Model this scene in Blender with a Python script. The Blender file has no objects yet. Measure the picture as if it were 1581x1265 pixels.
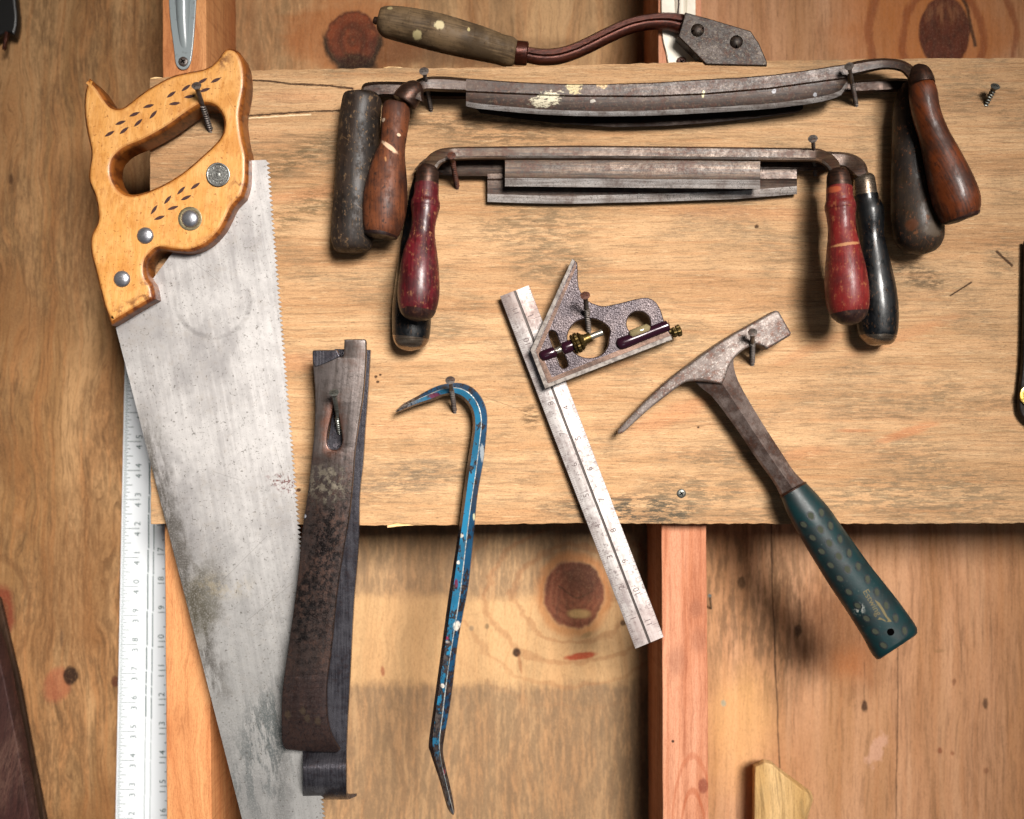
import bpy, math, random
from mathutils import Vector, Matrix
random.seed(7)
PI = math.pi
SC = bpy.context.scene
COL = SC.collection

# ------------------------------------------------------------------ camera, world, lights, exposure
S = 0.0005          # metres per photo pixel on the board's front face
D = 0.80            # camera distance from the board's front face
CX, CY = 790.5, 632.5
cam_d = bpy.data.cameras.new('camera'); cam = bpy.data.objects.new('camera', cam_d); COL.objects.link(cam)
cam.location = (0, -D, 0); cam.rotation_euler = (PI/2, 0, 0)
cam_d.sensor_width = 36.0; cam_d.lens = D*36.0/(1581*S); cam_d.clip_start = 0.01; cam_d.clip_end = 50
cam_d.dof.use_dof = True; cam_d.dof.focus_distance = D-0.012; cam_d.dof.aperture_fstop = 3.2
SC.camera = cam

w = bpy.data.worlds.new('World'); SC.world = w; w.use_nodes = True
wn = w.node_tree; bg = wn.nodes['Background']
tc = wn.nodes.new('ShaderNodeTexCoord'); sp = wn.nodes.new('ShaderNodeSeparateXYZ')
wn.links.new(tc.outputs['Generated'], sp.inputs[0])
mr = wn.nodes.new('ShaderNodeMapRange'); mr.inputs[1].default_value = -0.8; mr.inputs[2].default_value = 0.8
wn.links.new(sp.outputs[2], mr.inputs[0])
rp = wn.nodes.new('ShaderNodeValToRGB'); wn.links.new(mr.outputs[0], rp.inputs[0])
rp.color_ramp.elements[0].color = (0.42, 0.47, 0.55, 1); rp.color_ramp.elements[0].position = 0.15
rp.color_ramp.elements[1].color = (0.30, 0.24, 0.19, 1); rp.color_ramp.elements[1].position = 0.75
dp = wn.nodes.new('ShaderNodeVectorMath'); dp.operation = 'DOT_PRODUCT'; wn.links.new(tc.outputs['Generated'], dp.inputs[0])
dp.inputs[1].default_value = Vector((0.74, -0.55, 0.38)).normalized()      # added bright patch to the upper right, for glints on steel facets
m2 = wn.nodes.new('ShaderNodeMapRange'); m2.interpolation_type = 'SMOOTHSTEP'; m2.inputs[1].default_value = 0.86; m2.inputs[2].default_value = 0.97; m2.inputs[4].default_value = 3.4
wn.links.new(dp.outputs['Value'], m2.inputs[0])
ad = wn.nodes.new('ShaderNodeMix'); ad.data_type = 'RGBA'; ad.blend_type = 'ADD'; ad.inputs[0].default_value = 1; wn.links.new(rp.outputs[0], ad.inputs[6]); wn.links.new(m2.outputs[0], ad.inputs[7])
wn.links.new(ad.outputs[2], bg.inputs[0]); bg.inputs[1].default_value = 0.11

def area(name, loc, target, size, power, color, spread=180):
    l = bpy.data.lights.new(name, 'AREA'); l.shape = 'RECTANGLE'; l.size, l.size_y = size
    l.energy = power; l.color = color; l.spread = math.radians(spread)
    o = bpy.data.objects.new(name, l); COL.objects.link(o); o.location = loc
    o.rotation_euler = (Vector(target)-Vector(loc)).to_track_quat('-Z', 'Y').to_euler(); return o
area('window_light', (0.64, -2.1, 0.62), (-0.08, 0, -0.15), (0.80, 0.65), 9.0, (1.0, 0.955, 0.905), 38)
area('low_fill_light', (0.18, -1.6, -0.9), (-0.30, 0, -0.28), (0.5, 0.5), 1.2, (0.80, 0.90, 1.0))  # added cool fill from below, brightens the lower left

vs = SC.view_settings; vs.view_transform = 'Standard'; vs.look = 'None'; vs.exposure = 0; vs.gamma = 1
try: vs.use_curve_mapping = False
except Exception: pass

# ------------------------------------------------------------------ helpers: points, meshes, things
def P(px, py, d=0.0):
    f = (D - d/1000.0)/D
    return Vector(((px-CX)*S*f, -d/1000.0, (CY-py)*S*f))
def R(r, d=0.0): return r*S*(D - d/1000.0)/D

def lerp(a, b, t): return tuple(x+(y-x)*t for x, y in zip(a, b))
def cr(p0, p1, p2, p3, t):
    return tuple(0.5*((2*b)+(-a+c)*t+(2*a-5*b+4*c-e)*t*t+(-a+3*b-3*c+e)*t**3) for a, b, c, e in zip(p0, p1, p2, p3))
def smooth(pts, closed=True, n=5):
    """Catmull-Rom through 2D points; a point with a third entry is a sharp corner."""
    q = [tuple(p[:2]) for p in pts]; c = [len(p) > 2 for p in pts]; L = len(q); out = []
    for i in range(L if closed else L-1):
        a, b = i, (i+1) % L
        p0 = q[a] if c[a] or (not closed and i == 0) else q[a-1]
        p3 = q[b] if c[b] or (not closed and b == L-1) else q[(b+1) % L]
        for k in range(n): out.append(cr(p0, q[a], q[b], p3, k/n))
    if not closed: out.append(q[-1])
    return out
def smoothN(pts, n=4):
    out = []
    for i in range(len(pts)-1):
        p0 = pts[max(i-1, 0)]; p3 = pts[min(i+2, len(pts)-1)]
        for k in range(n): out.append(cr(p0, pts[i], pts[i+1], p3, k/n))
    out.append(tuple(pts[-1])); return out

class MB:
    def __init__(s): s.v = []; s.f = []; s.m = []
    def add(s, vf, mi=0):
        o = len(s.v); s.v += [Vector(a) for a in vf[0]]; s.f += [[o+i for i in f] for f in vf[1]]
        s.m += (vf[2] if len(vf) > 2 else [mi]*len(vf[1])); return s
    def build(s, name, mats, parent=None, bevel=0, ang=35, jitter=None):
        org = parent_org(parent)
        me = bpy.data.meshes.new(name); me.from_pydata([v-org for v in s.v], [], s.f)
        for mt in (mats if isinstance(mats, (list, tuple)) else [mats]): me.materials.append(mt)
        for p, k in zip(me.polygons, s.m): p.material_index = k; p.use_smooth = True
        me.validate(); me.update()
        import bmesh
        bm = bmesh.new(); bm.from_mesh(me); bmesh.ops.recalc_face_normals(bm, faces=bm.faces); bm.to_mesh(me); bm.free()
        me.set_sharp_from_angle(angle=math.radians(ang))
        o = bpy.data.objects.new(name, me); COL.objects.link(o)
        if parent: o.parent = parent
        if bevel:
            b = o.modifiers.new('bevel', 'BEVEL'); b.width = bevel/1000.0; b.segments = 2; b.limit_method = 'ANGLE'; b.angle_limit = math.radians(40)
            b.harden_normals = False
        return o
ORG = {}
def parent_org(p):
    while p is not None and p.name not in ORG: p = p.parent
    return ORG[p.name] if p is not None else Vector((0, 0, 0))
def tag(o, label, cat, group=None, kind=None):
    if label: o['label'] = label
    if cat: o['category'] = cat
    if group: o['group'] = group
    if kind: o['kind'] = kind
    return o
def thing(name, label, cat, at, group=None):
    o = bpy.data.objects.new(name, None); COL.objects.link(o); o.location = P(*at); o.empty_display_size = 0.01
    ORG[o.name] = P(*at); return tag(o, label, cat, group)

def loft(rings, caps=True, closed=True, mats=None):
    """rings of equal length; mats: material per side of the ring"""
    n = len(rings[0]); v = [p for r in rings for p in r]; f = []; m = []
    for i in range(len(rings)-1):
        for j in range(n if closed else n-1):
            k = (j+1) % n; f.append([i*n+j, i*n+k, (i+1)*n+k, (i+1)*n+j]); m.append(mats[j] if mats else 0)
    if caps:
        f.append(list(range(n))[::-1]); f.append([(len(rings)-1)*n+j for j in range(n)]); m += [0, 0]
    return v, f, m
def tube(st, n=28, sub=4, flat=1.0, up=(0, -1, 0), world=False):
    """st: (px,py,d,r_px[,r_depth_px])"""
    st = [tuple(s) if len(s) > 4 else tuple(s)+(s[3]*flat,) for s in st]
    st = smoothN(st, sub) if sub > 1 else st
    c = [P(s[0], s[1], s[2]) for s in st]; rings = []; up = Vector(up)
    for i, s in enumerate(st):
        t = (c[min(i+1, len(c)-1)]-c[max(i-1, 0)]).normalized()
        sd = t.cross(up)
        if sd.length < 1e-4: sd = Vector((1, 0, 0))
        sd.normalize(); u2 = sd.cross(t)
        ra, rb = R(max(s[3], .2), s[2]), R(max(s[4], .2), s[2])
        rings.append([c[i]+sd*ra*math.cos(2*PI*j/n)+u2*rb*math.sin(2*PI*j/n) for j in range(n)])
    return loft(rings)
def rsweep(st, lat, sub=4, skew=0):
    """rectangular bar: st (px,py,d,width_px,thick_mm), lat lateral unit vector in world"""
    st = smoothN(st, sub) if sub > 1 else st
    c = [P(s[0], s[1], s[2]) for s in st]; rings = []; lat = Vector(lat).normalized()
    for i, s in enumerate(st):
        t = (c[min(i+1, len(c)-1)]-c[max(i-1, 0)]).normalized()
        nn = t.cross(lat).normalized(); l2 = nn.cross(t).normalized()
        a = R(s[3]/2, s[2]); b = s[4]/2000.0
        rings.append([c[i]+l2*x*a+nn*y*b for x, y in ((-1, -1), (-.0, -1.02), (1, -1), (1, 1), (0, 1.02), (-1, 1))])
    return loft(rings)
def strip(st, ch=0.12, ridge=None, sub=1, mats=None):
    """bar from outline pairs: (tx,ty,bx,by,d0,d1[,f,dr]); ridge f (0 top..1 bottom) at depth dr"""
    st = smoothN(st, sub) if sub > 1 else st
    rings = []
    for s in st:
        tx, ty, bx, by, d0, d1 = s[:6]
        L = lambda f, d: P(tx+(bx-tx)*f, ty+(by-ty)*f, d)
        r = [L(0, d0), L(0, d1-(d1-d0)*ch*1.5), L(ch, d1)]
        if len(s) > 6: r.append(L(s[6], s[7]))
        r += [L(1-ch, d1), L(1, d1-(d1-d0)*ch*1.5), L(1, d0)]
        rings.append(r)
    return loft(rings, mats=mats)
def ext(outline, holes=(), d0=0.0, d1=5.0, bevel=0.0, res=3):
    """2D outline (photo px) extruded from depth d0 to d1 (mm), rounded edges"""
    cu = bpy.data.curves.new('c', 'CURVE'); cu.dimensions = '2D'; cu.fill_mode = 'BOTH'
    dm = (d0+d1)/2
    for pts in [outline]+list(holes):
        s = cu.splines.new('POLY'); s.points.add(len(pts)-1); s.use_cyclic_u = True
        for k, p in enumerate(pts):
            q = P(p[0], p[1], d1-bevel); s.points[k].co = (q.x, q.z, 0, 1)
    cu.extrude = (d1-d0)/2000.0-bevel/1000.0; cu.bevel_depth = bevel/1000.0; cu.bevel_resolution = res; cu.offset = -bevel/1000.0
    o = bpy.data.objects.new('c', cu); COL.objects.link(o)
    me = bpy.data.meshes.new_from_object(o.evaluated_get(bpy.context.evaluated_depsgraph_get()))
    v = [Vector((a.co.x, -(dm/1000.0)-a.co.z, a.co.y)) for a in me.vertices]; f = [list(p.vertices) for p in me.polygons]
    bpy.data.objects.remove(o); bpy.data.curves.remove(cu); bpy.data.meshes.remove(me)
    return v, f
_gly = {}
def text(s, px, py, d, size, ang, thick=0.0):
    key = s
    if key not in _gly:
        cu = bpy.data.curves.new('t', 'FONT'); cu.body = s; cu.align_x = 'CENTER'; cu.align_y = 'CENTER'; cu.size = 1; cu.resolution_u = 3
        o = bpy.data.objects.new('t', cu); COL.objects.link(o)
        me = bpy.data.meshes.new_from_object(o.evaluated_get(bpy.context.evaluated_depsgraph_get()))
        _gly[key] = ([(a.co.x, a.co.y) for a in me.vertices], [list(p.vertices) for p in me.polygons])
        bpy.data.objects.remove(o); bpy.data.curves.remove(cu); bpy.data.meshes.remove(me)
    v, f = _gly[key]; a = math.radians(ang); c, sn = math.cos(a)*size, math.sin(a)*size
    return [(px+x*c-y*sn, py-(x*sn+y*c)) for x, y in v], f
def flat(vf, dfun):
    return [P(x, y, dfun(x, y) if callable(dfun) else dfun) for x, y in vf[0]], vf[1]
def lens(px, py, L, W, ang, n=10):
    a = math.radians(ang); out = [(px, py)]
    for k in range(2*n):
        t = k/n
        x = -L/2+L*t if t <= 1 else L/2-L*(t-1); y = W/2*(1-(2*x/L)**2)*(1 if t <= 1 else -1)
        out.append((px+x*math.cos(a)+y*math.sin(a), py-x*math.sin(a)+y*math.cos(a)))
    return out, [[0, 1+k, 1+(k+1) % (2*n)] for k in range(2*n)]
def disc(px, py, rx, ry, ang=0, n=20):
    a = math.radians(ang); out = [(px, py)]
    for k in range(n):
        x, y = rx*math.cos(2*PI*k/n), ry*math.sin(2*PI*k/n)
        out.append((px+x*math.cos(a)+y*math.sin(a), py-x*math.sin(a)+y*math.cos(a)))
    return out, [[0, 1+k, 1+(k+1) % n] for k in range(n)]
def rod(a, b, prof, n=20):
    """lathe from world point a towards b; prof: (distance_m, radius_m)"""
    t = (b-a).normalized(); sd = t.cross(Vector((0, 0, 1)));
    if sd.length < 1e-3: sd = Vector((1, 0, 0))
    sd.normalize(); u = sd.cross(t)
    return loft([[a+t*z+sd*r*math.cos(2*PI*j/n)+u*r*math.sin(2*PI*j/n) for j in range(n)] for z, r in prof])

# ------------------------------------------------------------------ node helper
def hx(h):
    r = [int(h[i:i+2], 16)/255 for i in (0, 2, 4)]
    return tuple(x/12.92 if x <= .04045 else ((x+.055)/1.055)**2.4 for x in r)+(1,)
class V:
    def __init__(s, g, o): s.g = g; s.o = o
    def __add__(s, b): return s.g.m('ADD', s, b)
    __radd__ = __add__
    def __sub__(s, b): return s.g.m('SUBTRACT', s, b)
    def __rsub__(s, b): return s.g.m('SUBTRACT', b, s)
    def __mul__(s, b): return s.g.m('MULTIPLY', s, b)
    __rmul__ = __mul__
    def __truediv__(s, b): return s.g.m('DIVIDE', s, b)
class G:
    def __init__(s, name, d=0):
        s.mat = bpy.data.materials.new(name); s.mat.use_nodes = True; s.t = s.mat.node_tree; s.b = s.t.nodes['Principled BSDF']
        geo = s.t.nodes.new('ShaderNodeNewGeometry'); sp = s.t.nodes.new('ShaderNodeSeparateXYZ'); s.t.links.new(geo.outputs['Position'], sp.inputs[0])
        k = D/((D-d/1000.0)*S)
        s.u = V(s, sp.outputs[0])*k+CX; s.v = CY-V(s, sp.outputs[2])*k; s.w = V(s, sp.outputs[1])*(-1/S); s.seed = random.random()*50
    def set(s, inp, x):
        if isinstance(x, V): s.t.links.new(x.o, inp)
        else: inp.default_value = x
    def m(s, op, *a):
        n = s.t.nodes.new('ShaderNodeMath'); n.operation = op
        for i, x in enumerate(a): s.set(n.inputs[i], x)
        return V(s, n.outputs[0])
    def mx(s, a, b): return s.m('MAXIMUM', a, b)
    def rot(s, ang, cx=0, cy=0):
        a = math.radians(ang); c, sn = math.cos(a), math.sin(a); du, dv = s.u-cx, s.v-cy
        return du*c-dv*sn, du*sn+dv*c      # along, across (ang: degrees counter-clockwise as seen)
    def noise(s, a, b, fa, fb, det=4, rough=.55, dist=0, c=None, fc=.02, vor=False):
        cv = s.t.nodes.new('ShaderNodeCombineXYZ'); s.seed += 3.7
        s.set(cv.inputs[0], a*fa+s.seed); s.set(cv.inputs[1], b*fb+s.seed*.7); s.set(cv.inputs[2], (c if c is not None else s.w)*fc)
        if vor:
            n = s.t.nodes.new('ShaderNodeTexVoronoi'); s.t.links.new(cv.outputs[0], n.inputs['Vector']); n.inputs['Scale'].default_value = 1
            return V(s, n.outputs['Distance'])
        n = s.t.nodes.new('ShaderNodeTexNoise'); s.t.links.new(cv.outputs[0], n.inputs['Vector'])
        n.inputs['Scale'].default_value = 1; n.inputs['Detail'].default_value = det; n.inputs['Roughness'].default_value = rough; n.inputs['Distortion'].default_value = dist
        return V(s, n.outputs[0])
    def ss(s, x, lo, hi, a=0., b=1.):
        n = s.t.nodes.new('ShaderNodeMapRange'); n.interpolation_type = 'SMOOTHSTEP'; s.set(n.inputs[0], x)
        n.inputs[1].default_value = lo; n.inputs[2].default_value = hi; n.inputs[3].default_value = a; n.inputs[4].default_value = b
        return V(s, n.outputs[0])
    def mix(s, f, a, b, mode='MIX'):
        n = s.t.nodes.new('ShaderNodeMix'); n.data_type = 'RGBA'; n.blend_type = mode; s.set(n.inputs[0], f); s.set(n.inputs[6], hx(a) if isinstance(a, str) else a); s.set(n.inputs[7], hx(b) if isinstance(b, str) else b)
        return V(s, n.outputs[2])
    def ell(s, cx, cy, rx, ry, ang=0):
        a, b = s.rot(ang, cx, cy); a = a/rx; b = b/ry
        return s.m('SQRT', a*a+b*b)
    def blob(s, cx, cy, rx, ry, ang=0, soft=.3, nz=None, amt=.8):
        e = s.ell(cx, cy, rx, ry, ang)
        if nz is not None: e = e+(nz-.5)*amt*2
        return 1-s.ss(e, 1-soft, 1+soft)
    def seg(s, pts, w, nz=None, amt=0):
        """thin crack along a polyline, w half width px"""
        out = None
        for (x0, y0), (x1, y1) in zip(pts, pts[1:]):
            L = math.hypot(x1-x0, y1-y0); a, b = s.rot(-math.degrees(math.atan2(y1-y0, x1-x0)), (x0+x1)/2, (y0+y1)/2)
            if nz is not None: b = b+(nz-.5)*amt
            m_ = (1-s.ss(s.m('ABSOLUTE', b), w*.4, w*1.3))*(1-s.ss(s.m('ABSOLUTE', a), L/2-1, L/2+2))
            out = m_ if out is None else s.mx(out, m_)
        return out
    def fin(s, color=None, rough=.6, metal=0, bump=None, bs=.5, bd=1.0, coat=0, spec=None, trans=0, alpha=None):
        b = s.b
        if color is not None: s.set(b.inputs['Base Color'], hx(color) if isinstance(color, str) else color)
        s.set(b.inputs['Roughness'], rough); s.set(b.inputs['Metallic'], metal)
        if coat: b.inputs['Coat Weight'].default_value = coat; b.inputs['Coat Roughness'].default_value = .15
        if spec is not None: s.set(b.inputs['Specular IOR Level'], spec)
        if trans: b.inputs['Transmission Weight'].default_value = trans
        if bump is not None:
            n = s.t.nodes.new('ShaderNodeBump'); n.inputs['Strength'].default_value = bs; n.inputs['Distance'].default_value = bd*S
            s.set(n.inputs['Height'], bump); s.t.links.new(n.outputs[0], b.inputs['Normal'])
        return s.mat

# ------------------------------------------------------------------ wood materials
def wood(name, d, ang, light, mid, dark, figure=1.0, knots=(), dirt=(.5, .62, .6), dirtcol='4a3c2c', extra=None, fine=1.0, rough=.72, tint='b5764a', freq=1.0, warp=90, lines=1.0, micro=1.0):
    g = G(name, d); a, b = g.rot(ang)
    nz1 = g.noise(a, b, .004, .012, 3, .5)
    nzm = g.noise(a, b, .02, .05, 4, .6)
    bb = b+(nz1-.5)*warp
    kc = None
    for (kx, ky, rx, ry, Rr) in knots:
        e = g.ell(kx, ky, rx, ry)+(nzm-.5)*.35
        m = (1-g.ss(e, 1, Rr))
        kc = (e, m) if kc is None else (g.m('MINIMUM', kc[0], e), g.mx(kc[1], m))
    if kc:
        ring = g.m('SINE', kc[0]*9+(nz1-.5)*6)*.5+.5
    broad = g.noise(a, bb, .0016, .018*freq, 3, .5, .3)
    g1 = g.noise(a, bb, .004, .09*freq, 4, .6, .2)
    g2 = g.noise(a, bb, .02, .34, 4, .65)
    g3 = g.noise(a, bb, .05, .6, 3, .6)
    col = g.mix(g.ss(broad, .36, .64), light, mid)
    col = g.mix(g.ss(g1, .48, .62)*.45*figure, col, hx(tint))
    fld = g.noise(a, bb, .0008, .0085*freq, 2, .45)*34*lines+(nzm-.5)*.8
    if kc: fld = fld*(1-kc[1]*.6)+kc[0]*6*kc[1]
    ln = g.m('SINE', fld); col = g.mix(g.ss(ln, .35, .98)*.42*figure, col, hx(tint)); col = g.mix(g.ss(ln, .86, 1.0)*g.ss(g2, .35, .6)*.40*figure, col, hx(dark))
    col = g.mix(g.ss(g1, .30, .44, 1, 0)*.35*figure, col, hx(light))
    if kc:
        col = g.mix(g.ss(ring, .55, 1.0)*kc[1]*.35, col, hx(dark))
    g4 = g.noise(a, bb, .012, .20, 3, .6, .2)
    col = g.mix(g.ss(g4, .55, .62)*.42*fine, col, hx(dark)); col = g.mix(g.ss(g4, .34, .42, 1, 0)*.30*fine, col, hx(light))
    col = g.mix(g.ss(g2, .55, .66)*.42*fine, col, hx(dark))
    col = g.mix(g.ss(g3, .60, .68)*.50*fine, col, hx(dark))
    if dirt:
        dm = g.noise(a, b, .006, .011, 5, .65); ds = g.noise(a, b, .05, .22, 6, .75)
        dd = g.ss(dm, dirt[0], dirt[0]+.16)*g.ss(ds, dirt[1]-.2, dirt[1]+.06)
        col = g.mix(dd*dirt[2], col, hx(dirtcol))
    hgt = g2*.5+g3*.3+g4*.6
    if extra: col, hgt = extra(g, col, hgt, a, b, nzm)
    mi = g.noise(a, b, .16, .75, 2, .6); mj = g.noise(a, b, .45, .55, 2, .6)
    col = g.mix(g.ss(mi, .50, .66)*.26*micro, col, hx(dark)); col = g.mix(g.ss(mj, .52, .68)*.20*micro, col, hx(dark)); col = g.mix(g.ss(mj, .34, .46, 1, 0)*.18*micro, col, hx(light))
    hgt = hgt+mi*.5
    return g.fin(col, rough=g.ss(g2, .3, .7, rough-.1, rough+.1), bump=hgt, bs=.4, bd=1.6, spec=.15)

def board_extra(g, col, h, a, b, nzm):
    rag = g.noise(a, b, .035, .14, 6, .75); rag2 = g.noise(a, b, .08, .35, 5, .7)
    rd = g.noise(g.u, g.v, .01, .02, 4, .6)
    for (x, y, rx, ry, an, st, cc) in [(520, 225, 95, 26, 25, .5, '5a4c38'), (470, 320, 60, 22, 30, .55, '54462f'), (760, 195, 130, 30, -3, .55, '514230'),
            (820, 350, 120, 30, 8, .45, '564936'), (860, 400, 70, 26, 5, .45, '564936'), (640, 505, 60, 30, 0, .3, '5e5240'),
            (625, 740, 75, 26, 10, .5, '5c5042'), (960, 785, 110, 24, -4, .75, '3f3a30'), (1080, 760, 80, 30, 0, .45, '4f483a'), (1120, 700, 90, 22, 0, .4, '4f483a'),
            (1410, 425, 50, 16, -15, .6, '453828'), (1420, 760, 150, 36, 0, .45, '5a5140'), (1400, 700, 80, 30, 0, .35, '5a5140'), (1440, 600, 60, 18, 40, .35, '5a5140'),
            (1330, 330, 60, 25, 0, .25, '5a5140'), (600, 345, 40, 20, 0, .3, '54462f'), (430, 250, 60, 20, 20, .35, '54462f'), (1500, 620, 60, 40, 0, .35, '6a5a44'),
            (1000, 250, 250, 20, 0, .2, '5a4c38'), (820, 645, 14, 18, 0, .7, '5b4630'), (1545, 400, 24, 26, 0, .4, '5a5140')]:
        col = g.mix(g.blob(x, y, rx, ry, an, .45, rd, 1.0)*g.ss(rag, .44, .55)*st*1.25, col, hx(cc))
    for (x, y, rx, ry, an, st) in [(1040, 640, 70, 14, 22, .45), (1400, 668, 46, 7, 18, .75), (1320, 665, 26, 3, 0, .6), (1390, 520, 90, 9, 20, .35), (1250, 540, 60, 8, 25, .3),
            (470, 300, 70, 9, 8, .35), (600, 660, 60, 10, 0, .22), (1180, 330, 180, 10, -2, .25), (900, 560, 80, 10, 0, .2), (1240, 700, 40, 9, 10, .35), (460, 150, 60, 8, 0, .3), (465, 560, 50, 14, 0, .4)]:
        col = g.mix(g.blob(x, y, rx, ry, an, .5, rag, .8)*st*.7, col, hx('b06a42'))
    # short ragged scratches, scattered pale fibres and dark flecks
    fl = g.ss(g.noise(a, b, .10, .5, 2, .5), .66, .72); col = g.mix(fl*.55, col, hx('3a2c1c'))
    hs = g.ss(g.noise(a, b, .018, .42, 5, .7), .56, .64)*g.ss(g.noise(a, b, .008, .02, 3, .6), .40, .55); col = g.mix(hs*.45, col, hx('5a4630'))
    sp_ = g.ss(g.noise(a, b, .006, .16, 5, .65), .53, .62); col = g.mix(sp_*.30, col, hx('a87850'))
    pf = g.ss(g.noise(a, b, .03, .30, 3, .6), .58, .66); col = g.mix(pf*.22, col, hx('d8bd94'))
    cr_ = g.seg([(360, 121), (385, 124), (420, 126), (450, 130), (500, 132), (545, 137)], 1.7, rag2, 5)
    cr2 = g.seg([(380, 179), (430, 176), (480, 172), (530, 171)], 1.5, rag2, 6)
    cr3 = g.seg([(1310, 425), (1325, 436)], 1.5, rag2, 3)
    cr4 = g.seg([(1467, 457), (1500, 436)], 1.4, rag2, 3)
    cr5 = g.seg([(1538, 388), (1563, 411)], 2.2, rag2, 3)
    cr6 = g.seg([(745, 612), (790, 628), (822, 640)], .5, rag2, 2)
    c = g.mx(g.mx(cr_, cr2), g.mx(g.mx(cr3, cr4), cr5))
    for (x, y, r) in [(1168, 350, 3.2), (1078, 660, 1.8), (580, 582, 2.5), (583, 590, 2.5), (587, 579, 2), (461, 757, 3.2)]:
        c = g.mx(c, g.blob(x, y, r, r*.8, 20, .4, rag2, .5))
    col = g.mix(c*.92, col, hx('2a1308')); col = g.mix(cr6*.5, col, hx('3a2a1a'))
    pale = g.seg([(382, 183), (440, 179), (480, 177)], 1.2, rag2, 5); col = g.mix(pale*.7, col, hx('e8d2ac'))
    return col, h-c*3

mat_board = wood('board pine', 0, 0, 'b8946d', 'a37f5a', '54402d', .6, dirt=(.46, .55, .5), dirtcol='5c5140', extra=board_extra, tint='a87850', freq=1.3, warp=20, fine=.75, lines=.6)

def left_extra(g, col, h, a, b, nzm):
    n = g.noise(a, b, .03, .03, 5, .65)
    col = g.mix(g.ss(g.noise(g.u, g.v, .006, .004, 3, .5), .45, .62)*.45, col, hx('6a4526'))
    col = g.mix(g.blob(0, 945, 22, 40, 0, .25, n, .3)*.85, col, hx('6a2a1c'))
    col = g.mix(g.blob(88, 1058, 20, 26, -20, .25, n, .4)*.6, col, hx('8c4a34'))
    col = g.mix(g.blob(110, 1044, 12, 14, 0, .2, n, .5)*.95, col, hx('1c0d0a'))
    col = g.mix(g.blob(178, 1052, 6, 8, 0, .3, n, .4)*.8, col, hx('401a12'))
    col = g.mix(g.blob(17, 277, 3, 8, 0, .4, n, .4)*.7, col, hx('2c160a'))
    col = g.mix(g.blob(95, 985, 3, 14, 0, .5, n, .4)*.6, col, hx('4a3526'))
    ringm = g.ell(0, 945, 24, 44)+(nzm-.5)*.5
    rr = g.ss(g.m('SINE', ringm*4.2), .6, 1)*(1-g.ss(ringm, 2.0, 4.5))
    col = g.mix(rr*.4, col, hx('5a3a22'))
    return col, h
mat_left = wood('left plywood', -105, 90, 'a58058', '83603c', '4c3420', .8, dirt=(.42, .55, .6), dirtcol='4f3a26', extra=left_extra, tint='9a653a')

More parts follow.
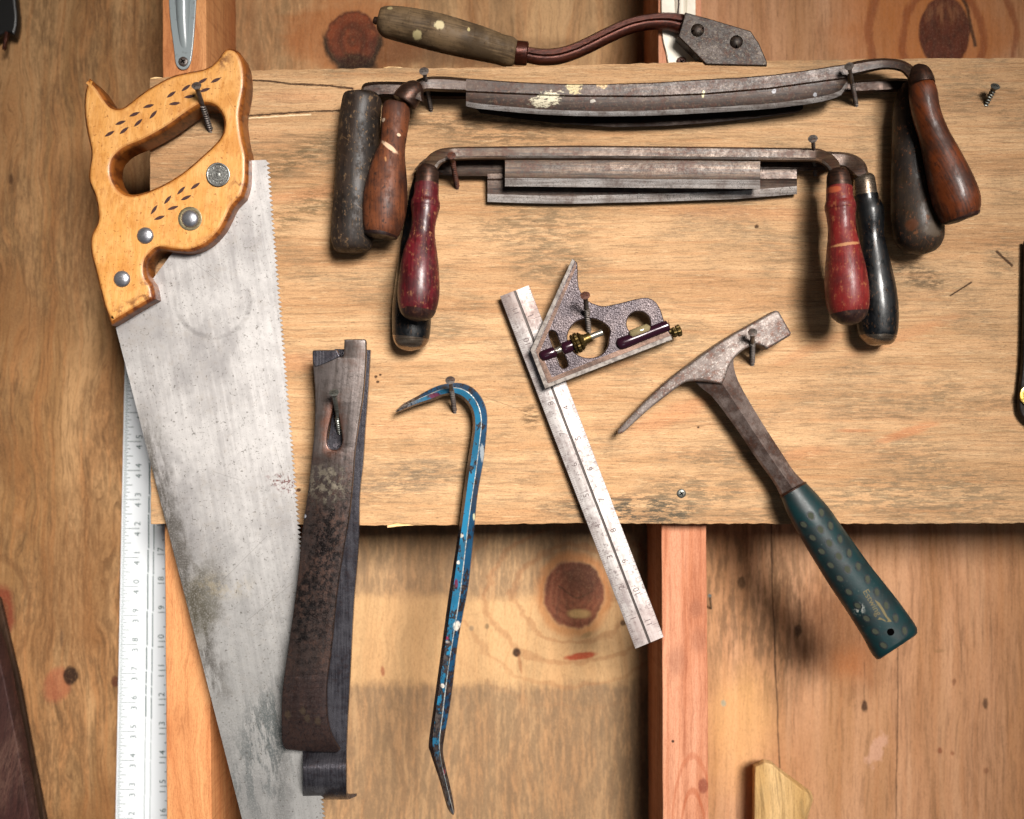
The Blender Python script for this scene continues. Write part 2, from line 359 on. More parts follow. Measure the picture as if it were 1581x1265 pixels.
def mid_extra(g, col, h, a, b, nzm):
    n = g.noise(a, b, .03, .03, 5, .65); ns = g.noise(g.u, g.v, .012, .03, 4, .6); rg = g.noise(a, b, .022, .13, 6, .75)
    # clean pale band between two dirty ones
    band = g.ss(g.v+(ns-.5)*40+(rg-.5)*30, 908, 932)*g.ss(g.v+(ns-.5)*40+(rg-.5)*30, 1046, 1070, 1, 0)
    low = g.ss(g.v, 700, 800)
    col = g.mix(band*.40, col, hx('c09b6e'))
    col = g.mix((1-band)*low*g.ss(rg, .44, .54)*.55, col, hx('5c4a38'))
    col = g.mix((1-band)*low*.32, col, hx('7b6650'))
    # big red-brown knot low in the panel
    e = g.ell(886, 918, 48, 54)+(n-.5)*.36
    far = g.ell(886, 918, 62, 50)+(nzm-.5)*.30
    rr = g.ss(g.m('SINE', far*9.5+(ns-.5)*7), .60, 1)*(1-g.ss(far, 2.0, 4.2))*g.ss(e, .9, 1.1)
    col = g.mix(rr*.36, col, hx('7d4c2c'))
    k = 1-g.ss(e, .92, 1.04); kr = g.m('SINE', e*30+(n-.5)*6)*.5+.5
    kcol = g.mix(kr*.6, hx('74402e'), hx('54261b')); kcol = g.mix(g.ss(rg, .5, .6)*.5, kcol, hx('3c1c14')); kcol = g.mix(g.seg([(862, 905), (890, 925), (915, 912)], 1.2, n, 14)*.7, kcol, hx('1e0d08'))
    kcol = g.mix(g.blob(900, 890, 32, 30, -30, .5, n, .8)*.85, kcol, hx('33150f'))
    kcol = g.mix(g.blob(893, 948, 18, 7, 0, .4, n, .6)*.7, kcol, hx('a98a58'))
    col = g.mix(k*.95, col, kcol)
    col = g.mix(g.ss(e, .95, 1.05)*(1-g.ss(e, 1.1, 1.35))*.5, col, hx('a0602f'))
    for x, y, rx, ry, an, st, cc in [(798, 1008, 6, 7, 0, .95, '23110a'), (803, 1026, 3, 16, 8, .5, '7a4020'), (898, 1013, 24, 5, 8, .9, '8a2f18'), (962, 962, 4, 4, 0, .8, '2b1a10'),
            (591, 1037, 3, 8, 5, .7, '7a3a26'), (728, 970, 4, 4, 0, .5, '5d594c'), (752, 967, 3, 4, 0, .6, '4a4030'), (905, 981, 10, 4, 25, .5, '6b5a3c')]:
        col = g.mix(g.blob(x, y, rx, ry, an, .3, n, .6)*st, col, hx(cc))
    # dark knot at the top of the panel, with darker patches below
    e2 = g.ell(545, 62, 43, 46)+(n-.5)*.45
    col = g.mix((1-g.ss(g.ell(548, 55, 125, 75)+(ns-.5)*1.0, .6, 1.1))*.65, col, hx('8e4f24'))
    col = g.mix(g.blob(690, 80, 150, 26, 0, .5, ns, .8)*.7, col, hx('4a2c18'))
    col = g.mix((1-g.ss(e2, .90, 1.0))*.95, col, g.mix(g.ss(g.m('SINE', e2*16+(n-.5)*8), -.2, .9)*.7, g.mix(g.ss(n, .35, .65), hx('6a2f19'), hx('48190d')), hx('3a160c')))
    edge = g.ss(e2, .86, .98)*(1-g.ss(e2, 1.02, 1.16))*g.ss(g.v+(n-.5)*40, 38, 62)
    col = g.mix(edge*.95, col, hx('160d08'))
    col = g.mix(g.blob(548, 98, 34, 14, 0, .4, n, .8)*.9, col, hx('1a0e09'))
    f2 = g.ell(560, 20, 60, 90)+(nzm-.5)*.4
    r2 = g.ss(g.m('SINE', f2*5), .55, 1)*g.ss(f2, 1.6, 2)*(1-g.ss(f2, 3.5, 5))*(1-g.ss(g.v, 150, 260)); col = g.mix(r2*.4, col, hx('6d4426'))
    return col, h
mat_mid = wood('middle plywood', -105, 90, 'b08c64', '94724f', '5a422c', .6, dirt=(.45, .55, .5), dirtcol='5d4a34', extra=mid_extra, tint='b07a4c', fine=.7)

def right_extra(g, col, h, a, b, nzm):
    n = g.noise(a, b, .03, .03, 5, .65); rg = g.noise(a, b, .02, .12, 6, .7); ns = g.noise(g.u, g.v, .008, .008, 3, .6)
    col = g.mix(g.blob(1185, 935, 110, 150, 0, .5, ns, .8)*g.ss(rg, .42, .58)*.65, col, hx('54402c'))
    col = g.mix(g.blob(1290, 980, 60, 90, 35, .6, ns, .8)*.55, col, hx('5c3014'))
    col = g.mix(g.blob(1140, 1120, 50, 90, 0, .5, ns, .6)*.45, col, hx('d2a065'))
    col = g.mix(g.blob(1310, 1030, 26, 24, 0, .9, ns, 1.4)*.35, col, hx('a8602f'))
    wv = (rg-.5)*10
    for pts, wd, st in [([(1189, 700), (1192, 900), (1198, 1050), (1204, 1190)], 1.2, .85), ([(1386, 950), (1386, 1140), (1383, 1265)], 1.0, .75), ([(1335, 1020), (1335, 1088)], .8, .5),
                    ([(1382, 840), (1384, 955)], .7, .4), ([(1270, 820), (1268, 1010)], .6, .3)]:
        col = g.mix(g.seg(pts, wd, rg, 7)*st, col, hx('2c190d'))
    n = g.noise(g.u, g.v, .12, .06, 5, .7)
    for x, y, rx, ry, st, cc in [(1145, 901, 5, 9, .8, '3c2a18'), (1232, 974, 6, 9, .9, '2e1d12'), (1234, 950, 3, 26, .6, '3a2716'), (1335, 1089, 4, 9, .9, '2e1a10'), (1521, 1086, 4, 9, .8, '2a150b'), (1473, 1052, 3, 6, .6, '5a2b16'),
                 (1451, 1159, 3, 4, .7, '6b3018'), (1470, 1163, 3, 3, .6, '6b3018'), (1452, 1005, 8, 3, .4, '6a5030'), (1523, 1190, 4, 4, .5, '5a2b16')]:
        col = g.mix(g.blob(x, y, rx, ry, 0, .4, n, 1.3)*st, col, hx(cc))
    col = g.mix(g.blob(1352, 1160, 12, 24, -25, .2, g.noise(g.u, g.v, .07, .05, 5, .7), 1.3)*.7, col, hx('b98f78'))
    col = g.mix(g.blob(1117, 1086, 4, 5, 0, .3, n, .5)*.8, col, hx('8a8a76'))
    # top-right knot with flame figure
    col = g.mix(g.blob(1440, 40, 130, 95, 0, .5, ns, .8)*.65, col, hx('a65d22'))
    f = g.ell(1455, 60, 52, 64)+(nzm-.5)*.4
    col = g.mix(g.ss(g.m('SINE', f*6.5+(ns-.5)*3), .5, 1)*g.ss(f, 1.0, 1.15)*(1-g.ss(f, 2, 3.2))*.6, col, hx('6d2d10'))
    k = 1-g.ss(g.ell(1458, 50, 40, 56)+(n-.5)*.15, .94, 1.03)
    kc = g.mix(g.ss(n, .4, .65), hx('4c1c10'), hx('35110a')); kc = g.mix(g.blob(1455, 20, 34, 20, 0, .5, rg, 1.2)*g.ss(rg, .45, .6)*.7, kc, hx('86583a'))
    col = g.mix(k*.95, col, kc)
    col = g.mix(g.seg([(1478, -20), (1493, 12), (1500, 45), (1506, 72)], 3.0, n, 4)*.85, col, hx('1e0d08'))
    return col, h
mat_right = wood('right plywood', -105, 90, 'b48866', '9e734f', '5c402c', .7, dirt=(.54, .60, .25), dirtcol='5a4129', extra=right_extra, tint='9c6842', lines=.7, fine=.7, warp=28)

def stud_extra(g, col, h, a, b, nzm):
    n = g.noise(a, b, .02, .06, 5, .65)
    col = g.mix(g.blob(1086, 1214, 8, 12, 0, .25, n, .4)*.8, col, hx('6e3426'))
    ar = g.ell(1070, 1290, 16, 60)+(nzm-.5)*.3
    col = g.mix(g.ss(g.m('SINE', ar*7), .6, 1)*(1-g.ss(ar, 1.6, 3))*.5, col, hx('8f4424'))
    for x, y, rx, ry in ((1079, 990, 12, 20), (1045, 1020, 14, 22), (1075, 940, 10, 14)):
        col = g.mix(g.blob(x, y, rx, ry, 0, .5, n, .6)*.3, col, hx('5a3a30'))
    col = g.mix(g.blob(1039, 1145, 2.2, 2.2, 0, .3)*.95, col, hx('20140e'))
    return col, h
mat_stud = wood('stud redwood', -16, 90, 'b98467', 'ad7558', '7c4630', .9, dirt=None, extra=stud_extra, tint='9c5c3c', fine=.55, freq=1.6, warp=24)
mat_stud2 = wood('stud fir', -16, 90, 'c28a5a', 'b5764a', '7a4426', .7, dirt=None, tint='a4643a', fine=.5, freq=1.2)
mat_stake = wood('stake wood', -60, 90, 'c4a271', 'a98552', '5c4426', .8, dirt=(.48, .58, .4), dirtcol='6a6a58', tint='b08e5c')
mat_darkwood = wood('dark painted timber', -20, 77, '3a2420', '2c1a18', '140c0a', .8, dirt=(.45, .55, .4), dirtcol='6b5044', tint='4a2c26', rough=.6)
mat_beam = wood('stained beam', -80, 90, '3a281c', '2a1c12', '120a06', .8, dirt=None, tint='4c3524')

def slab(outline, d0, d1, bevel=0.6): return ext(outline, (), d0, d1, bevel, 2)
# wall panels
def panel(name, label, x0, x1, mat, d1=-105):
    rngp = random.Random(len(name)); out = [(x0, -160), (x1, -160), (x1, 1440), (x0, 1440)]
    return tag(MB().add(ext(out, (), d1-12, d1, 0)).build(name, mat), label, 'wall panel', 'plywood wall panels')
panel('plywood_wall', 'brown weathered plywood wall panel left of the left stud', -150, 305, mat_left)
panel('plywood_wall', 'plywood wall panel with a large round knot between the two studs', 305.6, 1040, mat_mid)
panel('plywood_wall', 'orange brown plywood wall panel with long vertical cracks right of the right stud', 1040.6, 1760, mat_right)
rn = random.Random(3)
def wob(pts, amp, step=14):
    out = []
    for (x0, y0), (x1, y1) in zip(pts, pts[1:]+pts[:1]):
        n = max(1, int(math.hypot(x1-x0, y1-y0)/step))
        for k in range(n): t = k/n; out.append((x0+(x1-x0)*t+rn.uniform(-amp, amp), y0+(y1-y0)*t+rn.uniform(-amp, amp)))
    return out
# studs: drawn at their front face, 89 mm deep
def stud(label, out, mat):
    return tag(MB().add(ext(wob(out, .35, 40), (), -104.9, -16.3, .8, 2)).build('wall_stud', mat), label, 'stud', 'upright studs behind the board')
stud('upright timber stud behind the hand saw and the grey bracket', [(250, -200), (318, -200), (320, 600), (329, 1440), (259, 1440), (254, 700)], mat_stud2)
stud('reddish upright timber stud under the end of the steel rule', [(1014, -200), (1081, -200), (1088, 600), (1092, 1000), (1095, 1440), (1024, 1440), (1021, 800)], mat_stud)
# the board
top = [(231, 123), (300, 114), (380, 109), (470, 107), (545, 106), (590, 105), (618, 104), (640, 106), (720, 105), (900, 101), (1000, 98), (1180, 94), (1400, 91), (1581, 90), (1760, 88)]
bot = [(1760, 808), (1581, 808), (1400, 809), (1200, 809), (1050, 809), (900, 808), (800, 809), (700, 811), (640, 811), (612, 808), (600, 812), (560, 811), (400, 810), (233, 809)]
out = []
for a_, b_ in list(zip(top, top[1:]))+[((1760, 88), (1760, 808))]+list(zip(bot, bot[1:]))+[((233, 809), (231, 123))]:
    n_ = max(1, int(math.hypot(b_[0]-a_[0], b_[1]-a_[1])/9))
    for k in range(n_):
        t = k/n_; out.append((a_[0]+(b_[0]-a_[0])*t+rn.uniform(-.4, .4), a_[1]+(b_[1]-a_[1])*t+rn.uniform(-.8, .8)))
bd = thing('tool_board', 'wide horizontal weathered pine board on which all the tools hang', 'board', (231, 123, -8))
MB().add(ext(out, (), -16, 0, .5, 2)).build('plank', mat_board, bd)
g = G('splinter wood'); mat_spl = g.fin(g.mix(g.ss(g.noise(g.u, g.v, .03, .5), .4, .6), 'e0bd88', 'b48a56'), rough=.8)
for pts in ([(590, 104.5), (600, 103), (618, 103.5), (624, 105), (612, 107)], [(598, 810), (618, 807), (645, 808), (660, 811), (625, 812), (598, 815)], [(232, 121), (240, 119), (251, 120), (256, 124), (244, 130), (233, 128)]):
    MB().add(ext(pts, (), -2.5, -.4, .2, 1)).build('splinter', mat_spl, bd)

# ------------------------------------------------------------------ metal, paint and handle materials
def metal(name, light, dark, rust='6b3a22', ra=.5, ang=0, rough=(.35, .6), met=.8, sc=1.0, streak=.5, d=15, spots=0, spotcol='1a1614', extra=None, bump=.35):
    g = G(name, d); a, b = g.rot(ang)
    n1 = g.noise(g.u, g.v, .02*sc, .02*sc, 6, .65, c=g.w); n2 = g.noise(g.u, g.v, .12*sc, .12*sc, 5, .7, fc=.1); st = g.noise(a, b, .01*sc, .25*sc, 4, .6)
    col = g.mix(g.ss(n1*(1-streak)+st*streak, .38, .62), light, dark)
    col = g.mix(g.ss(n2*.6+n1*.4, .53-.06*ra, .62)*ra, col, hx(rust))
    if spots:
        col = g.mix(g.ss(g.noise(g.u, g.v, .25*sc, .25*sc, 4, .7, fc=.2), .56, .63)*spots, col, hx(spotcol))
    rg = g.ss(n1*.5+n2*.5, .35, .65, rough[0], rough[1]); h = n2*.7+st*.3
    if extra: col, h = extra(g, col, h, a, b)
    mi = g.noise(g.u, g.v, .5, .5, 2, .6, fc=.4); col = g.mix(g.ss(mi, .5, .64)*.30, col, hx(dark)); rg = rg+(mi-.5)*.3
    return g.fin(col, rough=rg, metal=met, bump=h, bs=bump, bd=1.0)
mat_screw = metal('screw steel', '6e6660', '443c38', '5a3624', .6, 0, (.35, .55), .45, 2)
mat_rscrew = metal('rusty screw', '553428', '351c14', '6a3822', .8, 0, (.5, .7), .3, 2)
mat_zscrew = metal('zinc screw', '8a8c86', '5c5c56', '4a4038', .4, 0, (.3, .5), .8, 2)
mat_recess = G('screw recess').fin('040303', rough=.95, spec=0.0)
mat_drawA = metal('drawknife steel brown', '3e2a1e', '1a100b', '442210', .8, 3, (.38, .56), .25, 1.0, .6, d=20, spots=.14, spotcol='9a8a70',
    extra=lambda g, c, h, a, b: ([c := g.mix(g.blob(x, y, rx, ry, an, .15, g.noise(g.u, g.v, .13, .16, 5, .75), 1.3)*g.ss(g.noise(g.u, g.v, .10, .35, 4, .7), .40, .47)*.9, c, hx(cc)) for x, y, rx, ry, an, cc in
        [(843, 158, 22, 10, 12, 'bdb49a'), (886, 139, 12, 10, 0, 'a3946c'), (928, 135, 10, 6, 0, 'a3865c'), (1192, 145, 3.5, 3, 0, '98989c'), (1255, 150, 3, 3, 0, '98989c'), (914, 160, 4, 3, 0, 'a09a90'), (1083, 150, 2, 5, 0, 'b0a880')]][-1], h))
mat_drawB = metal('drawknife steel dark', '33261f', '1a120e', '3c2014', .5, 0, (.35, .6), .7, 1.0, .5, d=10)
mat_drawC = metal('drawknife steel', '54402f', '261a11', '442414', .8, 0, (.36, .55), .3, 1.2, .75, d=24, spots=.2, spotcol='2a1c18')
mat_drawD = metal('drawknife steel pitted', '58463a', '241a14', '402214', .8, 0, (.35, .55), .4, 1.6, .5, d=10, spots=.5, spotcol='2c201c')
mat_edge = metal('worn cutting edge', 'b8b0aa', '766c66', '4a342c', .5, 0, (.24, .42), .6, 1.4, .5, spots=.45, spotcol='4a4240')
mat_edge2 = metal('chamfer highlight', 'c8beb6', '7a6c62', '5a4038', .4, 0, (.25, .4), .7, 1.4, .5)  # paler steel for one facet; the chamfer's highlight is put into the colour

def handle(name, base, dark, chip, chips=.4, rough=(.3, .5), d=30, ang=90, coat=.3, end=None, marks=(), grain=.5, lo=.66):
    g = G(name, d); a, b = g.rot(ang)
    n1 = g.noise(g.u, g.v, .02, .02, 4, .6); gr = g.noise(a, b, .02, .35, 5, .65); n2 = g.noise(g.u, g.v, .16, .10, 5, .7, fc=.15); n3 = g.noise(a, b, .09, .3, 3, .6, fc=.1)
    col = g.mix(g.ss(n1*.5+gr*grain*.5+.25*(1-grain), .42, .58), base, dark)
    col = g.mix(g.ss(gr, .55, .72)*grain*.6, col, hx(dark))
    col = g.mix(g.ss(n2, lo-.08, lo-.02)*chips, col, hx(chip))
    col = g.mix(g.ss(n3, .62, .68)*chips*.8, col, hx(chip))
    sc_ = g.noise(g.u*.8+g.v*.6, g.v*.8-g.u*.6, .02, .55, 3, .6); col = g.mix(g.ss(sc_, .66, .70)*chips*.6, col, hx(chip))
    gm = g.noise(g.u, g.v, .035, .025, 5, .7); col = g.mix(g.ss(gm, .50, .60)*.45, col, hx(dark))
    for x, y, rx, ry, an, cc in marks:
        col = g.mix(g.blob(x, y, rx, ry, an, .25, n2, .7)*.9, col, hx(cc))
    return g.fin(col, rough=g.ss(gm*.6+n2*.4, .42, .58, rough[0], rough[1]+.1), bump=gr*.5+n2*.5+gm*.8, bs=.3, bd=1.0, coat=coat, spec=.3)
mat_red = handle('red lacquer', '541219', '2c080b', '8a5c3c', .7, (.34, .5), 40, coat=.12, grain=.6)
mat_redR = handle('red lacquer worn', '6a1c1a', '4a1010', '8c5434', .6, (.38, .55), 40, coat=.06, grain=.7, marks=[(1300, 381, 22, 2.5, 8, 'a0704a'), (1284, 295, 10, 5, 0, '9a4a2c')])
mat_black = handle('black lacquer', '090b0e', '040506', '5e4026', .6, (.25, .42), 20, coat=.25, grain=.3, lo=.70)
mat_capdark = handle('dark turned end', '2a1612', '180c0a', '5c3c28', .4, (.4, .6), 40, coat=.1)
mat_brownL = handle('brown handle left', '65371f', '331a10', '1c100b', .8, (.46, .62), 30, coat=0, marks=[(603, 231, 15, 3.5, -40, 'ccab8c'), (617, 212, 2.6, 2.4, 0, 'cfb496'), (593, 188, 2.8, 2.6, 0, 'c0a890'), (598, 251, 1.5, 4, 10, '9a6a40')])
mat_brownR = handle('brown handle right', '5e2c12', '34180a', '1a0d07', .7, (.36, .52), 42, 115, coat=.12, grain=.8)
mat_darkL = handle('near-black wooden handle', '2c211a', '17110d', '6a5238', .8, (.45, .62), 18, coat=0, grain=.6)
mat_darkR = handle('grimy dark handle', '33271c', '1d1510', '6a4024', .7, (.45, .62), 20, coat=.05, grain=.6, marks=[(1397, 352, 8, 9, 0, '4e2c18'), (1428, 360, 16, 10, 0, '4c4034'), (1440, 330, 10, 22, 20, '4a4032')])
mat_ferrule = metal('dark ferrule', '4a362c', '2a1c16', '5c3420', .5, 0, (.32, .5), .7, 1.5)
mat_nickel = metal('nickel ferrule', '9a8c7c', '6a5a4c', '5c4030', .3, 0, (.22, .38), .9, 1.5)
mat_grey = handle('weathered grey handle', '66523a', '40311f', '2a1f12', .5, (.55, .75), 0, -13, coat=0, grain=.8, marks=[(679, 43, 7, 7, 0, 'c3b48c'), (645, 56, 7, 6, 0, 'a89a70'), (603, 14, 4, 3, 0, '9a8a64'), (724, 49, 2, 3, 0, 'b0a070')])

# ------------------------------------------------------------------ screws
def screw(label, head, base, dh, r=7.4, mat=None, shaft=3.4, smooth_part=.42, wonky=0, mhead=None):
    m = mat or mat_screw
    t = thing('wood_screw', label, 'screw', (base[0], base[1], 0), 'screws that hold up the tools')
    A = P(base[0], base[1], -1.0); B = P(head[0], head[1], dh); ax = (B-A).normalized(); L = (B-A).length
    rr = R(r, dh); rs = R(shaft, dh*.5)
    sd = ax.cross(Vector((0, 0, 1))).normalized(); u = sd.cross(ax)
    mb = MB(); mb.add(rod(A, B, [(0, .0001), (0.0001, rr*.55), (0.0002, rr*.55)][:0] or [(L-rr*1.05, rs*.9), (L-rr*.75, rs*1.05), (L-rr*.18, rr*.96), (L-rr*.08, rr)], 24))
    # flat top with a cross recess
    c2 = B-ax*rr*.08; N = 32; ring = [c2+sd*rr*math.cos(2*PI*j/N)+u*rr*math.sin(2*PI*j/N) for j in range(N)]
    w_, l_ = .13, .55; cross = []
    for q in range(4):
        a0 = q*PI/2+.5+wonky; e = Vector((math.cos(a0), math.sin(a0))); f = Vector((-e.y, e.x))
        for p in (e*w_*1.3-f*w_*1.3, e*l_-f*w_, e*l_+f*w_, ): cross.append(p)
    ci = [c2+ax*rr*.09+sd*p.x*rr+u*p.y*rr for p in cross]; cb = [p-ax*rr*.45 for p in ci]
    # ring -> inner ring (raised a hair) -> cross via triangle fan by nearest angle
    ang = [math.atan2(p.y, p.x) % (2*PI) for p in cross]; order = sorted(range(12), key=lambda i: ang[i]); ci = [ci[i] for i in order]; cb = [cb[i] for i in order]; ag = [ang[i] for i in order]
    v = ring+ci+cb; f = []; j = 0
    idx = 0
    ra = [2*PI*k/N for k in range(N)]
    i, k = 0, min(range(12), key=lambda q: abs((ag[q]+PI) % (2*PI)-PI))
    st_i, st_k, ni, nk = i, k, 0, 0
    def A2(x, ref): return (x-ref) % (2*PI)
    while ni < N or nk < 12:
        di = (ni+1)*2*PI/N; dk = ((ag[(st_k+nk+1) % 12]-ag[st_k]) % (2*PI)) if nk+1 < 12 else 2*PI
        if (di <= dk and ni < N) or nk >= 12:
            f.append([(st_i+ni) % N, (st_i+ni+1) % N, N+(st_k+nk) % 12]); ni += 1
        else:
            f.append([(st_i+ni) % N, N+(st_k+nk+1) % 12, N+(st_k+nk) % 12]); nk += 1
    mb.add((v, f, [0]*len(f)))
    o0 = len(v)
    f2 = [[N+i, N+(i+1) % 12, N+12+(i+1) % 12, N+12+i] for i in range(12)]+[[N+12+i for i in range(12)]]
    mb.add((v, f2, [1]*len(f2)))
    mb.build('head', [mhead or m, mat_recess], t, ang=30)
    # shank: plain upper part, threaded lower part
    sh = MB(); z1 = L-rr*.9; zt = L*(1-smooth_part)
    sh.add(rod(A, B, [(zt-.0006, rs*.80), (zt, rs*.86), (z1, rs*.9)], 16))
    pitch = R(5.0, dh*.5); n = 18; steps = max(8, int(zt/pitch*12)); rings = []
    for i in range(steps+1):
        z = zt*i/steps; row = []
        for j in range(n):
            ph = (z/pitch-j/n) % 1.0; tri = max(0, 1-abs(ph-.5)*4.2)
            r_ = rs*(.76+.44*tri); row.append(A+ax*z+sd*r_*math.cos(2*PI*j/n)+u*r_*math.sin(2*PI*j/n))
        rings.append(row)
    th = MB().add(loft(rings))
    so = sh.build('shank', m, t); th.build('thread', m, so, ang=50)
    return t
screw('dark screw holding the hand saw through its grip hole', (303, 132), (325, 202), 42, 7.6, shaft=4.2)
screw('dark screw at the left end of the top curved drawknife', (654.5, 109.5), (666, 171), 40, 7.6)
screw('black screw at the right end of the top curved drawknife', (1311, 102), (1322, 163), 40, 7.2)
screw('reddish rusty screw at the left end of the straight drawknife', (697, 240), (706, 290), 36, 7.0, mat_rscrew, 3.8, .2)
screw('dark screw at the right end of the straight drawknife', (1255, 214), (1259, 270), 38, 7.4)
screw('dark screw through the eye of the flat pry bar', (515.5, 606), (529, 694), 46, 7.6, mat_zscrew, 4.0)
screw('grey cross head screw holding the blue crowbar', (695, 587), (702, 636), 36, 7.6, shaft=3.6, smooth_part=.3)
screw('brown screw against the combination square head', (903.5, 456), (909, 512), 40, 7.6, mat_screw, 4.2, .35, mhead=mat_rscrew)
screw('grey screw holding the masonry hammer head', (1162, 513), (1161, 562), 38, 7.4, shaft=4.0, smooth_part=.3)
screw('bare zinc screw with nothing hung on it near the upper right corner', (1537, 133), (1522, 162), 14, 7.2, mat_zscrew, 4.0, .2)
# flush screws
def flush(name, label, x, y, d, r, parent=None, mat=None, slot=False, tilt=0, dome=.35, a0=.6):
    c = P(x, y, d); rr = R(r, d); N = 24; rings = [[c+Vector((rr*q*math.cos(2*PI*j/N), -rr*h, rr*q*math.sin(2*PI*j/N))) for j in range(N)] for q, h in ((1.02, -.3), (1, .12), (.93, .2), (.6, .2+dome*.25), (.2, .2+dome*.34))]
    mb = MB().add(loft(rings))
    for q in range(1 if slot else 2):
        aa = a0+q*PI/2; e = Vector((math.cos(aa), 0, math.sin(aa))); f = Vector((-e.z, 0, e.x)); l, w_ = (.95, .11) if slot else (.5, .12); cc = c+Vector((0, -rr*(.24+dome*.36), 0))
        vv = [cc+e*rr*l+f*rr*w_, cc-e*rr*l+f*rr*w_, cc-e*rr*l-f*rr*w_, cc+e*rr*l-f*rr*w_]
        if slot: vv = [v+Vector((0, rr*dome*.2, 0)) for v in vv]
        vb = [v+Vector((0, rr*.5, 0)) for v in vv]
        mb.add((vv+vb, [[0, 1, 2, 3], [0, 1, 5, 4], [1, 2, 6, 5], [2, 3, 7, 6], [3, 0, 4, 7], [4, 5, 6, 7]], [1]*6))
    o = mb.build(name, [mat or mat_screw, mat_recess], parent)
    return tag(o, label, None if parent else 'screw')
flush('wood_screw', 'grey screw driven flush into the board left of the hammer shaft', 1052, 762, 0, 7, mat=mat_zscrew)

# ------------------------------------------------------------------ hand saw
def sawx(g, c, h, a, b):
    n = g.noise(g.u, g.v, .05, .05, 6, .7); n3 = g.noise(a, b, .012, .05, 6, .75); sm = g.noise(g.u, g.v, .010, .006, 4, .65)
    c = g.mix(g.ss(sm, .47, .66)*.55, c, hx('7a7676'))
    # lower half is darker grey
    c = g.mix(g.ss(g.v+(n-.5)*260, 640, 1150)*.62, c, hx('70716e'))
    ring = g.m('ABSOLUTE', g.ell(330, 464, 57, 57)-1+(n-.5)*.12)
    c = g.mix((1-g.ss(ring, .02, .10))*g.ss(g.noise(g.u, g.v, .02, .02, 3, .5), .44, .58)*g.ss(n, .36, .56)*.55, c, hx('6c6866'))
    # stains along the back edge and rust
    ed = g.u-(180+(g.v-505)*.262)
    c = g.mix((1-g.ss(ed+(n-.5)*60, 4, 42))*g.ss(g.v, 600, 700)*(1-g.ss(g.v, 1040, 1110))*g.ss(n3, .38, .58)*.85, c, hx('3a342c'))
    c = g.mix(g.blob(312, 930, 30, 60, -15, .5, n, .9)*.7, c, hx('46402f'))
    c = g.mix(g.blob(420, 1120, 50, 80, -20, .4, n3, 1.6)*g.ss(n3, .46, .56)*.75, c, hx('3c4444'))
    c = g.mix(g.blob(395, 1200, 60, 70, -20, .5, n3, 1.4)*g.ss(n3, .5, .56)*.6, c, hx('4a5050'))
    c = g.mix(g.blob(436, 1150, 14, 160, 0, .5, n, 1)*.35, c, hx('2c2c2a'))
    c = g.mix(g.blob(440, 747, 20, 12, -20, .5, n, 1.6)*g.ss(g.noise(g.u, g.v, .2, .2, 3, .6), .5, .6)*.9, c, hx('5c2a24'))
    c = g.mix(g.blob(345, 905, 50, 22, 0, .6, n, 1.6)*g.ss(n, .48, .6)*.3, c, hx('a8946a'))
    c = g.mix(g.ss(g.noise(g.u, g.v, .22, .22, 2, .5), .665, .72)*.7, c, hx('4c4740'))
    c = g.mix(g.ss(g.noise(g.u, g.v, .38, .38, 2, .5), .63, .69)*.5, c, hx('5c564e'))
    sc = g.seg([(300, 405), (345, 440)], .5)
    for pts in ([(425, 690), (440, 740)], [(372, 742), (330, 728)], [(410, 830), (340, 900)], [(452, 900), (380, 960)]): sc = g.mx(sc, g.seg(pts, .5, n, 3))
    c = g.mix(sc*.4, c, hx('55504a'))
    return c, h
mat_saw = metal('saw blade steel', 'bfbbb8', '9c9896', '8a8074', .25, 100, (.38, .55), .45, .6, .35, d=10, extra=sawx, bump=.12)
